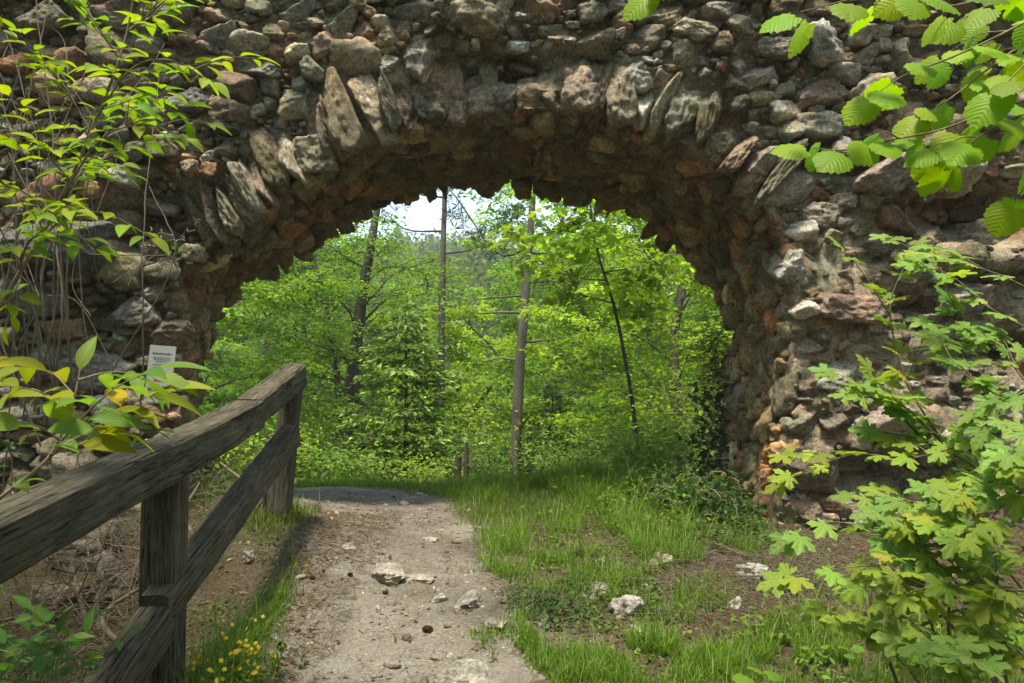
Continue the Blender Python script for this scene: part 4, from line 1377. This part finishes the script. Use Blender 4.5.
# low leafy herbs among the grass
hb = MB()
def herbs(mb, cx, cy, rx, ry, n, leaf, h, col, tpl=T_OVS, thr=-.05):
    x = cx + R.normal(0, .5, n) * rx; y = cy + R.normal(0, .5, n) * ry
    q = np.stack([x, y, x * 0], -1)
    k = (fbm(q * 5, 2, 58) > thr) & (path_d(x, y) < .05)
    x, y = x[k], y[k]; m = len(x)
    if m == 0: return
    z = zs(x, y) + np.abs(R.normal(0, h, m)) + .005
    place(mb, tpl, np.stack([x, y, z], -1), R.normal(0, 1, (m, 3)) * [1, 1, .5], R.normal(0, .45, (m, 3)) + [0, -.1, 1], leaf * R.uniform(.5, 1.2, m), jcol(col, m, .25, .12))
for (px, py, rx, ry, n, lf, h, col) in [(545, 612, .3, .3, 900, .032, .05, (.055, .10, .035)), (600, 560, .6, .6, 1600, .03, .04, GM), (640, 520, .6, .6, 3000, .04, .09, GM), (680, 505, .5, .5, 2200, .05, .12, GM), (720, 540, .5, .4, 1200, .045, .1, GD), (620, 600, .5, .4, 1300, .03, .04, GD),
                                       (640, 650, .8, .3, 1500, .03, .03, GM), (790, 655, .5, .4, 700, .05, .06, GM), (900, 660, .6, .4, 900, .055, .08, GM), (980, 640, .5, .5, 700, .06, .12, GM),
                                       (810, 590, .35, .25, 700, .035, .07, DEEP), (350, 480, .8, .4, 900, .05, .07, GB), (440, 492, .4, .3, 300, .05, .06, GB)]:
    c = gq(px, py); herbs(hb, c[0], c[1], rx, ry, n, lf, h, col)
for (cx, cy) in ((-1.3, 4.2), (-1.55, 4.7), (-1.4, 3.4), (-1.75, 3.9)):
    herbs(hb, cx, cy, .35, .6, 420, .032, .04, GD)
tag(hb.build("ground_herbs", M_LEAF), "low leafy herbs mixed into the grass around the path", "herbs", kind='stuff')

# ------------------------------------------------------------------ loose material
lt = MB()
def litter(mb, n, xr, yr, L, r, cols, dens=None, avoid=.0, lift=.01):
    x = R.uniform(*xr, n); y = R.uniform(*yr, n)
    k = path_d(x, y) < avoid
    if dens is not None: k &= R.random(n) < dens(x, y)
    x, y = x[k], y[k]; m = len(x)
    z = zs(x, y) + R.uniform(0, lift, m)
    az = R.uniform(0, 6.28, m); l = L * np.exp(R.normal(0, .4, m))
    x1 = x + np.cos(az) * l; y1 = y + np.sin(az) * l
    p0 = np.stack([x, y, z], -1); p1 = np.stack([x1, y1, zs(x1, y1) + R.uniform(0, lift * 1.5, m)], -1)
    c = np.array(cols)[R.integers(len(cols), size=m)] * np.exp(R.normal(0, .25, (m, 1)))
    tubes(mb, p0, p1, r, np.clip(c, 0, .6))
DRYC = [(.14, .10, .065), (.20, .15, .10), (.09, .065, .042), (.26, .21, .15), (.16, .09, .05)]
litter(lt, 3000, (.3, 3.2), (4.2, 6.4), .22, .0028, DRYC, lambda x, y: gauss(x, y, 1.5, 5.4, .9, .7), lift=.06)
litter(lt, 40000, (.0, 4.2), (3.2, 6.9), .06, .0016, DRYC, lambda x, y: np.clip(.35 + gauss(x, y, 1.5, 5.3, .9, .7), 0, 1))
litter(lt, 5000, (-2.6, -1.0), (2.6, 6.4), .08, .0014, [(.10, .075, .05), (.15, .11, .075), (.07, .05, .035)])
litter(lt, 6000, (-1.55, -.85), (3.0, 6.3), .05, .0013, DRYC, None, 1.0, .01)
litter(lt, 14000, (-1.6, .5), (3.0, 7.5), .025, .001, DRYC, lambda x, y: np.full(len(x), .8), 1.0, .004)
tag(lt.build("needle_litter", M_DRY), "brown dead needles and thin twigs strewn over the ground", "litter", kind='stuff')
dl = MB()
for (xr, yr, n) in (((.2, 3.8), (3.4, 6.6), 6500), ((-2.8, -1.05), (2.6, 6.5), 2500), ((-1.3, .4), (3.1, 7), 500), ((-1.35, -.95), (3.1, 6.2), 900)):
    x = R.uniform(*xr, n); y = R.uniform(*yr, n)
    place(dl, T_OVS, np.stack([x, y, zs(x, y) + .006], -1), R.normal(0, 1, (n, 3)) * [1, 1, .2], R.normal(0, .35, (n, 3)) + [0, 0, 1], R.uniform(.015, .045, n),
          np.array(DRYC)[R.integers(5, size=n)] * np.exp(R.normal(0, .25, (n, 1))))
tag(dl.build("dead_leaves", M_GRASS), "curled brown dead leaves scattered on soil and path", "leaves", kind='stuff')
gv = MB()
n = 8000
x = R.uniform(-1.9, 1.0, n); y = 3.0 + 5.2 * R.random(n) ** 1.2
k = path_d(x, y) > -.45 + .3 * R.random(n)
x, y = x[k], y[k]
for i in range(len(x)):
    s_ = .0035 * math.exp(R.normal(0, .75)) + .001
    V, Fc = SHAPES[2][int(R.integers(10))]
    gv.add(V * [s_, s_ * R.uniform(.6, 1), s_ * .6] @ rot_rand(R, 1.5).T + [x[i], y[i], float(0)], Fc, np.array([.24, .21, .175]) * math.exp(R.normal(0, .35)))
zz = zs(x, y)
off = 0
for i in range(len(x)):
    gv.V[i][:, 2] += zz[i]
tag(gv.build("gravel", M_ROCK), "fine pale gravel lying on the trodden path", "gravel", kind='stuff')

# individual stones
STN = [(62, 612, .17, .10, (.24, .19, .13), "brown boulder in the ditch under the near end of the top rail"), (205, 465, .12, .09, (.30, .25, .2), "stone at the foot of the left pier seen over the lower rail"),
       (120, 590, .16, .12, (.20, .175, .15), "dark rock among the dead twigs in the ditch"), (95, 560, .20, .15, (.24, .21, .17), "larger grey boulder behind the dark rock in the ditch"),
       (250, 560, .05, .03, (.30, .27, .23), "small grey stone in the brown bank left of the path"), (215, 480, .07, .04, (.33, .29, .24), "small stone between the rails at the foot of the left pier"),(625, 613, .085, .05, (.46, .44, .41), "pale angular stone in the grass, the largest of those right of the path"), (600, 592, .10, .03, (.34, .31, .27), "flat stone half sunk left of the largest pale one"),
       (752, 577, .09, .045, (.42, .40, .37), "blocky pale stone in the litter below the right pier"), (735, 608, .045, .03, (.45, .43, .40), "small whitish stone in the brown litter"),
       (662, 566, .08, .055, (.38, .33, .27), "brownish rounded stone at the upper edge of the litter"), (601, 568, .04, .035, (.36, .35, .32), "small grey upright stone beside the grass tuft"),
       (636, 633, .055, .025, (.44, .46, .44), "flat whitish stone in front of the largest pale one"), (805, 619, .05, .035, (.40, .39, .36), "grey stone under the lobed leaves on the right"),
       (430, 541, .05, .012, (.45, .41, .36), "flat pale slab trodden level in the middle of the path"), (348, 549, .05, .02, (.36, .32, .28), "small worn stone left of the pale slab"),
       (386, 577, .13, .034, (.40, .37, .33), "pale jagged rock breaking through the path"), (418, 580, .09, .022, (.37, .34, .30), "ledge of rock right of the jagged one in the path"),
       (470, 681, .13, .035, (.36, .34, .30), "rounded rock bulging from the path at the bottom edge"), (590, 600, .05, .02, (.35, .33, .29), "small flat stone at the edge of the grass"),
       (276, 640, .02, .016, (.45, .43, .40), "tiny white stone beside the left edge of the path"), (470, 605, .11, .03, (.30, .28, .25), "buried grey rock at the right edge of the path"),
       (500, 628, .07, .02, (.33, .30, .26), "low stone between path and herbs"), (645, 590, .035, .02, (.36, .33, .29), "little stone under the brownish rounded one"),
       (440, 600, .05, .015, (.36, .33, .29), "worn flat stone near the buried grey rock")]
for i, (px, py, a, h, col, lab) in enumerate(STN):
    p = gq(px, py)
    V, Fc = SHAPES[5][(i * 7) % 16]
    W = crag(V * [a, a * .75, h * 1.5] @ np.array(Matrix.Rotation(i * 1.1, 3, 'Z')).T + p, h * 1.6) - p
    s2 = MB(); s2.add(W, Fc, np.array(col) * .74)
    o = s2.build("stone", M_ROCK); o.location = (p[0], p[1], p[2] + h * .05)
    tag(o, lab, "stone", "loose stones by the path")
# pine cones
CN = [(427, 634, "dark pine cone lying on the path, the biggest one"), (385, 596, "pine cone in the middle of the path"), (350, 577, "pine cone left of the jagged rock"), (312, 581, "pine cone near the left edge of the path"),
      (513, 541, "pine cone at the start of the bright grass"), (281, 650, "black pine cone below the yellow flowers"), (262, 640, "dark cone tucked against the flower stems")]
for i, (px, py, lab) in enumerate(CN):
    p = gq(px, py); cb = MB()
    rc = .021 if i in (0, 5) else .014
    m = 70; k = np.arange(m); f = (k + .5) / m
    th = k * 2.39996; rr = rc * np.sin(np.pi * (f * .9 + .06)) ** .7; zc = (f - .5) * rc * 2.4
    V, Fc = SHAPES[2][2]
    cb.add(V * [rc * .75, rc * .75, rc * 1.1], Fc, (.05, .03, .018))
    pos = np.stack([np.cos(th) * rr * .6, np.sin(th) * rr * .6, zc], -1)
    dr = np.stack([np.cos(th), np.sin(th), .5 + f * 0], -1)
    place(cb, tpl_ovate(.9, 4, .1, .2), pos, dr, np.stack([-np.cos(th) * .3, -np.sin(th) * .3, np.ones(m)], -1), rc * .62, jcol((.11, .065, .04), m, .2))
    o = cb.build("pine_cone", M_GRASS)
    o.location = (p[0], p[1], p[2] + rc * .6); o.rotation_euler = (1.5, .1, 1.1 + .5 * math.sin(i * 2.3))
    tag(o, lab, "pine cone", "pine cones on the path")
# exposed root across the path
rt_ = MB(); A = [gq(a, b_) for a, b_ in ((395, 602), (425, 607), (455, 606), (478, 598))]
A = np.array(A); o0 = A[0].copy(); A = A - o0 + [0, 0, .004]
tube(rt_, smooth_path(A + [0, 0, -.004], 24), [.003, .007, .006, .003], 7, rough=.6)
o = rt_.build("root", M_TWIG); o.location = tuple(o0); tag(o, "thin exposed root crossing the right half of the path", "root")

# ------------------------------------------------------------------ foreground plants
def plant(name, label, cat="shrub"):
    root = empty(name); tag(root, label, cat)
    return root, MB(), MB()
def sprig(lv, wd, pts, leaf, spacing, tpl, col, R, r=.004, alt=True, petiole=.25, up=(0, -.25, 1), jit=.35, tw=0, droop=.25, sub=0, subl=.25, start=.12, wcol=(1, 1, 1), nseg=24):
    pts = np.asarray(pts, float)
    path = smooth_path(pts, nseg)
    tube(wd, path, [r, r * .6, r * .3], 6, wcol)
    sl = np.concatenate([[0], np.cumsum(np.linalg.norm(np.diff(path, axis=0), axis=1))]); L = sl[-1]
    n = max(2, int(L * (1 - start) / spacing))
    ss = L * start + (np.arange(n) + .5) / n * L * (1 - start)
    p = np.stack([np.interp(ss, sl, path[:, a]) for a in range(3)], -1)
    t = norm(np.stack([np.interp(ss, sl, np.gradient(path[:, a])) for a in range(3)], -1))
    side = norm(np.cross(t, np.array([0, 0, 1.0])))
    for sgn_all in ((1,) if alt else (1, -1)):
        sg = np.where(np.arange(n) % 2 == 0, 1, -1) * sgn_all if alt else np.full(n, sgn_all)
        d = norm(t * .55 + side * sg[:, None] * .85 + R.normal(0, .22, (n, 3)) - [0, 0, droop])
        ln = leaf * R.uniform(.7, 1.15, n)
        pe = p + d * (ln * petiole)[:, None] + [0, 0, .0]
        tubes(wd, p, pe, max(.0009, r * .25), (1, 1, 1) if wcol is None else wcol)
        place(lv, tpl, pe, d - [0, 0, droop * .6], R.normal(0, jit, (n, 3)) + up, ln, jcol(col, n, .16, .12))
    place(lv, tpl, path[-1:], t[-1:] - [0, 0, droop * .5], np.array([up]) + R.normal(0, .2, (1, 3)), leaf * 1.05, jcol(col, 1, .1))
    for k in range(sub):
        f = R.uniform(.2, .9); b_ = np.array([np.interp(f * L, sl, path[:, a]) for a in range(3)])
        tt_ = norm(path[-1] - path[0]); sd = norm(np.cross(tt_, [0, 0, 1.0])) * R.choice([-1, 1])
        e = b_ + (tt_ * R.uniform(.4, .9) + sd * R.uniform(.4, .9) + np.array([0, 0, R.uniform(-.2, .35)])) * subl * R.uniform(.6, 1.2)
        sprig(lv, wd, [b_, (b_ + e) / 2 + [0, 0, .02], e], leaf * .9, spacing, tpl, col, R, r * .55, alt, petiole, up, jit, 0, droop, 0, wcol=wcol, nseg=8)
R = np.random.default_rng(99)
FG1 = (.20, .33, .03); FG2 = (.27, .36, .03); FG3 = (.15, .26, .05)
# upper left: hornbeam-like shrub
root, lv, wd = plant("hazel_shrub", "shrub with pointed bright green leaves hanging before the wall, upper left")
D = 2.7
S = [[(-60, 420, D), (10, 290, D), (60, 200, D), (100, 110, D), (125, 40, D), (140, -40, D)],]
W = lambda L: [P(*q) for q in L]
sprig(lv, wd, W(S[0]), .075, .16, T_OV, FG1, R, .009, droop=.1, nseg=40)
for L, sb_ in [([(95, 120, D), (130, 70, D - .1), (170, 60, D - .2), (212, 82, D - .25)], 2), ([(60, 200, D), (100, 140, D - .1), (145, 125, D - .15), (185, 138, D - .2)], 3),
               ([(40, 240, D), (70, 215, D - .2), (110, 215, D - .2), (152, 238, D - .25)], 2), ([(70, 180, D), (40, 150, D - .2), (0, 135, D - .2)], 2), ([(120, 60, D), (100, 30, D - .1), (85, 5, D - .1)], 1),
               ([(130, 30, D), (160, 5, D - .1), (180, -15, D)], 1), ([(20, 280, D), (10, 300, D - .1), (-10, 310, D)], 1), ([(50, 215, D), (20, 190, D - .15), (-20, 185, D - .1)], 2),
               ([(90, 130, D), (60, 80, D + .1), (40, 60, D)], 2), ([(100, 110, D), (130, 100, D + .2), (165, 90, D + .2)], 2), ([(60, 200, D), (85, 170, D + .2), (120, 165, D + .2)], 2),
               ([(20, 270, D), (30, 240, D - .2), (60, 232, D - .3)], 2), ([(128, 30, D), (150, 18, D + .1), (176, 8, D + .1)], 1)]:
    sprig(lv, wd, W(L), .078, .040, T_OV, FG1 if R.random() < .6 else FG2, R, .004, sub=sb_ * 2 + 1, subl=.24, up=(0, -.40, 1), droop=.06, jit=.22)
wd.build("stems", M_TWIG, root); lv.build("foliage", M_LEAF, root)
# dry bare stems on the left
root, lv, wd = plant("bare_shrub", "tangle of thin bare grey stems hanging before the left end of the wall")
for k in range(22):
    x0 = R.uniform(-15, 60) if k < 14 else R.uniform(20, 150); d0 = R.uniform(3.6, 5.2)
    y1 = R.uniform(330, 430); y0 = R.uniform(-30, 250)
    b0 = P(x0 + R.normal(0, 15), y1 + 40, d0); b1 = P(x0 + R.normal(0, 25), (y0 + y1) / 2, d0 - .1); b2 = P(x0 + R.normal(10, 40), y0, d0 + R.normal(0, .15))
    tube(wd, smooth_path([b0, b1, b2], 20) + np.cumsum(R.normal(0, .004, (20, 3)), 0), [.007 * R.uniform(.5, 1.4), .003], 5)
for k in range(26):
    a = P(R.uniform(0, 150), R.uniform(60, 330), R.uniform(4.0, 5.4)); e = a + R.normal(0, .35, 3) * [1, .4, 1]
    tube(wd, smooth_path([a, (a + e) / 2 + R.normal(0, .09, 3), e], 10), [.003, .0015], 4)
wd.build("stems", M_DRY, root)
# middle left: long pointed leaves behind the top rail
root, lv, wd = plant("ash_sapling", "sapling with long narrow yellowish leaves reaching over the top rail")
D = 1.95
sprig(lv, wd, W([(-30, 520, D), (10, 490, D), (50, 455, D + .05), (72, 405, D + .08), (80, 370, D + .1)]), .10, .12, T_LONG, FG3, R, .006, alt=False, droop=.2)
for L in [[(55, 450, D), (100, 425, D + .05), (130, 405, D + .1), (160, 392, D + .1)], [(62, 440, D), (95, 405, D - .1), (120, 385, D - .1), (150, 372, D - .1)], [(70, 410, D), (40, 392, D - .1), (5, 385, D - .15)],
          [(60, 440, D), (35, 425, D - .1), (5, 420, D - .15)], [(78, 380, D), (110, 372, D + .1), (150, 375, D + .1)], [(50, 455, D), (90, 440, D + .1), (118, 425, D + .1)], [(74, 395, D), (50, 372, D), (15, 365, D)]]:
    sprig(lv, wd, W(L), .125, .060, T_LONG, FG3 if R.random() < .5 else (.24, .26, .02), R, .003, alt=False, droop=.04, jit=.28, petiole=.12, start=.25, up=(0, -.35, 1))
wd.build("stems", M_TWIG, root); lv.build("foliage", M_LEAF, root)
root, lv, wd = plant("small_bush", "dull green low bush between the sapling and the wall")
for k in range(10):
    x0 = R.uniform(-10, 130)
    sprig(lv, wd, W([(x0, 500, 3.2), (x0 + R.normal(0, 20), 450, 3.2), (x0 + R.normal(0, 40), R.uniform(390, 440), 3.1)]), .06, .05, T_OVS, GD, R, .003)
wd.build("stems", M_TWIG, root); lv.build("foliage", M_LEAF, root)
# lower left leafy plant below the rails
root, lv, wd = plant("bramble", "dark green bramble leaves in the ditch under the rails")
for k in range(30):
    x0 = R.uniform(-40, 75); d0 = R.uniform(2.3, 2.9)
    sprig(lv, wd, W([(x0, 740, d0), (x0 + R.normal(0, 15), 670, d0), (x0 + R.normal(10, 25), R.uniform(605, 660), d0)]), .075, .05, T_OVS if k % 2 else T_OV, (.09, .20, .045), R, .003, jit=.4)
wd.build("stems", M_TWIG, root); lv.build("foliage", M_LEAF, root)
# dry brush heap in the ditch
root, lv, wd = plant("brush_heap", "heap of dead grey twigs and roots between the railing and the wall", "brush heap")
for k in range(1000):
    cx, cy = R.uniform(-3.1, -1.9), R.uniform(3.4, 5.9)
    a = np.array([cx, cy, float(zg(cx, cy)) + R.uniform(0, .42)])
    d = R.normal(0, 1, 3) * [1, .7, .6]; d = d / np.linalg.norm(d) * R.uniform(.15, .5)
    e = a + d; e[2] = max(e[2], float(zg(e[0], e[1])))
    tube(wd, smooth_path([a, (a + e) / 2 + R.normal(0, .05, 3), e], 7), [R.uniform(.0015, .0055), .001], 3)
for k in range(9):
    cx, cy = R.uniform(-3.0, -1.7), R.uniform(3.8, 5.6); b_ = at(cx, cy)
    tube(wd, smooth_path([b_, b_ + [R.normal(-.1, .15), .1, .2], b_ + [R.normal(-.2, .2), .2, .4]], 10), [.02, .008], 6)
wd.build("twigs", M_DRY, root)
# yellow flowers
root, lv, wd = plant("yellow_flower_plant", "clump of small yellow flowers at the path's edge below the lower rail", "flower")
fl = MB(); M_PETAL = leaf_mat("petal", .35, .5, tcol=(1.1, 1.05, .4))
for k in range(150):
    x0 = -1.20 + R.normal(0, .10); y0 = 3.42 + R.normal(0, .2); b_ = at(x0, y0)
    h = R.uniform(.10, .26); e = b_ + [R.normal(0, .05), R.normal(0, .05), h]
    tube(wd, np.array([b_, (b_ + e) / 2 + R.normal(0, .01, 3), e]), [.0014, .0008], 4, (.07, .12, .03))
    n = 14; f = R.uniform(.1, .95, n)
    place(lv, tpl_ovate(.3, 4), b_ + (e - b_) * f[:, None], R.normal(0, 1, (n, 3)) + [0, 0, .5], R.normal(0, .4, (n, 3)) + [0, 0, 1], R.uniform(.018, .035, n), jcol(GM, n))
    if k % 3 == 0:
        for q in range(int(R.integers(1, 4))):
            c = e + R.normal(0, .012, 3); n = 5; a = np.arange(5) * 1.2566 + R.uniform(0, 6)
            nv = norm(np.array([R.normal(.2, .4), -.6, .7])); u1 = norm(np.cross(nv, [0, 0, 1.0])); u2 = np.cross(nv, u1)
            dd = np.cos(a)[:, None] * u1 + np.sin(a)[:, None] * u2
            place(fl, tpl_ovate(.75, 4, .1, .1), np.repeat(c[None], 5, 0), dd, np.repeat(nv[None], 5, 0), .011, jcol((.52, .40, .02), 5, .12, .05))
wd.build("stems", M_GRASS, root); lv.build("foliage", M_LEAF, root); fl.build("blossoms", M_PETAL, root)

# upper right: big round hazel leaves overhead
root, lv, wd = plant("hazel_branch", "branch with broad rounded backlit leaves reaching in at the upper right")
D = 1.85
HZ = (.20, .34, .02)
for L, sp_ in [([(1080, 85, D), (1000, 108, D), (940, 130, D + .03), (890, 140, D + .05), (845, 150, D + .05), (812, 148, D + .05)], .075), ([(1080, -10, D), (1010, 30, D), (950, 58, D), (905, 75, D), (875, 95, D)], .07),
               ([(1060, -40, D - .1), (960, 5, D - .1), (880, -5, D - .1), (800, 12, D - .1)], .085), ([(1060, 100, D - .1), (1010, 120, D - .1), (975, 140, D - .1), (950, 165, D - .05)], .06),
               ([(1060, 20, D + .1), (1000, 60, D + .1), (955, 95, D + .1), (925, 115, D + .1)], .07), ([(1080, 150, D), (1040, 170, D), (1015, 200, D)], .07), ([(1060, -20, D), (990, 5, D + .1), (960, 20, D + .1)], .07),
               ([(1060, 40, D - .2), (1030, 60, D - .2), (1000, 90, D - .2)], .07), ([(760, -60, D), (700, -35, D), (655, -8, D)], .3)]:
    sprig(lv, wd, W(L), .086, sp_ * .85, T_ROUND, HZ, R, .004, jit=.4, droop=.3, petiole=.2, start=.1, up=(0, -1.0, .9), sub=1 if sp_ < .2 else 0, subl=.16)
wd.build("twigs", M_TWIG, root); lv.build("foliage", M_LEAF, root)

# right: field maple bush
root, lv, wd = plant("maple_bush", "sprawling bush of five lobed pale green leaves in front of the right pier", "bush")
MP = (.20, .32, .075)
BR = [[(1000, 720, 2.7), (985, 570, 2.85), (958, 470, 2.95), (908, 385, 3.05), (890, 310, 3.1), (905, 265, 3.1)],
      [(958, 470, 2.95), (905, 420, 3.0), (870, 370, 3.0)],
      [(940, 440, 2.95), (900, 405, 2.9), (850, 395, 2.9)],
      [(1050, 470, 2.7), (980, 445, 2.75), (910, 458, 2.85), (850, 455, 2.9), (782, 482, 2.95)],
      [(1010, 660, 2.6), (945, 570, 2.6), (885, 535, 2.65), (830, 522, 2.7), (788, 540, 2.7)],
      [(1040, 610, 2.6), (965, 525, 2.7), (905, 500, 2.75), (850, 495, 2.8)],
      [(945, 720, 2.5), (930, 620, 2.5), (885, 570, 2.5), (830, 570, 2.5), (780, 580, 2.5)],
      [(1050, 340, 2.9), (985, 305, 3.0), (950, 275, 3.0), (912, 265, 3.0)],
      [(1050, 430, 2.7), (995, 395, 2.8), (960, 370, 2.8), (938, 335, 2.9)],
      [(1050, 500, 2.5), (1000, 480, 2.5), (960, 500, 2.5)],
      [(1050, 560, 2.4), (1000, 540, 2.4), (950, 545, 2.45), (910, 555, 2.5)],
      [(1040, 400, 2.8), (1000, 350, 2.9), (965, 320, 3.0), (950, 300, 3.0)],
      [(1010, 720, 2.4), (1000, 650, 2.4), (960, 610, 2.4), (920, 600, 2.45)],
      [(1050, 640, 2.4), (1010, 600, 2.4), (990, 570, 2.4)],
      [(1030, 290, 3.1), (1000, 275, 3.1), (960, 262, 3.15)],
      [(985, 570, 2.8), (940, 520, 2.7), (900, 525, 2.7)], [(1050, 440, 2.5), (1020, 450, 2.5), (1000, 470, 2.5)],
      [(1060, 540, 2.6), (1000, 520, 2.6), (940, 500, 2.6), (890, 505, 2.65)], [(1050, 590, 2.3), (990, 590, 2.3), (940, 585, 2.35), (890, 600, 2.4)],
      [(1050, 680, 2.3), (1000, 640, 2.3), (950, 650, 2.3), (900, 640, 2.35)], [(1040, 720, 2.2), (1000, 690, 2.2), (960, 670, 2.2)],
      [(950, 720, 2.6), (890, 650, 2.7), (850, 620, 2.7), (815, 610, 2.75)], [(1050, 520, 2.9), (980, 470, 3.0), (920, 440, 3.0), (870, 430, 3.05)],
      [(1050, 380, 2.6), (1010, 400, 2.6), (985, 430, 2.6)], [(1060, 460, 2.4), (1010, 500, 2.4), (970, 530, 2.4), (930, 520, 2.45)]]
for i, L in enumerate(BR):
    sprig(lv, wd, W(L), .078, .10, T_MAPLE, MP if i % 3 else (.24, .33, .05), R, .0045 if i else .007, alt=False, droop=.10, petiole=.35, jit=.22, up=(0, -.62, 1), sub=3, subl=.22, start=.2)
# bare lower stems
for L in [[(960, 700, 2.6), (948, 620, 2.6), (962, 590, 2.6), (1000, 560, 2.6)], [(900, 690, 2.8), (870, 600, 2.8), (900, 540, 2.8)], [(1000, 690, 2.8), (930, 600, 2.8), (880, 560, 2.8)], [(990, 470, 2.9), (975, 560, 2.9), (1010, 640, 2.9)],
          [(880, 650, 2.7), (960, 610, 2.7), (1040, 620, 2.7)]]:
    tube(wd, smooth_path(W(L), 20), [.006, .003], 6)
wd.build("stems", M_DRY, root); lv.build("foliage", M_LEAF, root)
# broad soft leaves bottom right
for (px, py, lab, n, lf) in [(752, 668, "plant with two broad heart shaped leaves at the bottom edge", 3, .085), (905, 670, "low leafy seedling under the maple bush", 7, .07), (985, 655, "leafy seedling in the lower right corner", 8, .07),
                             (440 + 400, 672, "small seedling with round leaves left of the maple stems", 6, .06)]:
    b_ = gq(px, min(py, 676)); 
    if (px, py) == (752, 668): b_ = P(752, 700, 3.2)
    root = empty("broadleaf_seedling", tuple(b_)); tag(root, lab, "plant", "seedlings under the maple bush")
    lv, wd = MB(), MB()
    for k in range(n):
        az = R.uniform(0, 6.28); e = np.array([math.cos(az) * .05, math.sin(az) * .04, R.uniform(.06, .13)])
        tube(wd, smooth_path([[0, 0, -.03], e * .6, e], 6), [.002, .0012], 4, (.08, .14, .035))
        place(lv, T_ROUND, e[None], np.array([[math.cos(az), math.sin(az), -.1]]), np.array([[0, -.4, 1]]) + R.normal(0, .15, (1, 3)), lf * R.uniform(.8, 1.1), jcol((.13, .24, .03), 1, .1))
    wd.build("stems", M_GRASS, root); lv.build("foliage", M_LEAF, root)

# ------------------------------------------------------------------ air
hz = MB()
x0, x1, y0, y1, z0, z1 = -600, 600, -300, 450, -9, 60
V = [(x, y, z) for x in (x0, x1) for y in (y0, y1) for z in (z0, z1)]
hz.add(V, [[0, 1, 3, 2], [4, 6, 7, 5], [0, 4, 5, 1], [2, 3, 7, 6], [0, 2, 6, 4], [1, 5, 7, 3]])
hm = bpy.data.materials.new("thin_air"); hm.use_nodes = True
nt = hm.node_tree
nt.nodes.remove(nt.nodes["Principled BSDF"])
vol = nt.nodes.new("ShaderNodeVolumePrincipled")
vol.inputs['Color'].default_value = (.93, .96, 1, 1); vol.inputs['Density'].default_value = .0011
vol.inputs['Anisotropy'].default_value = 0
nt.links.new(vol.outputs[0], nt.nodes["Material Output"].inputs['Volume'])
tag(hz.build("haze", hm, smooth=False), kind='stuff')
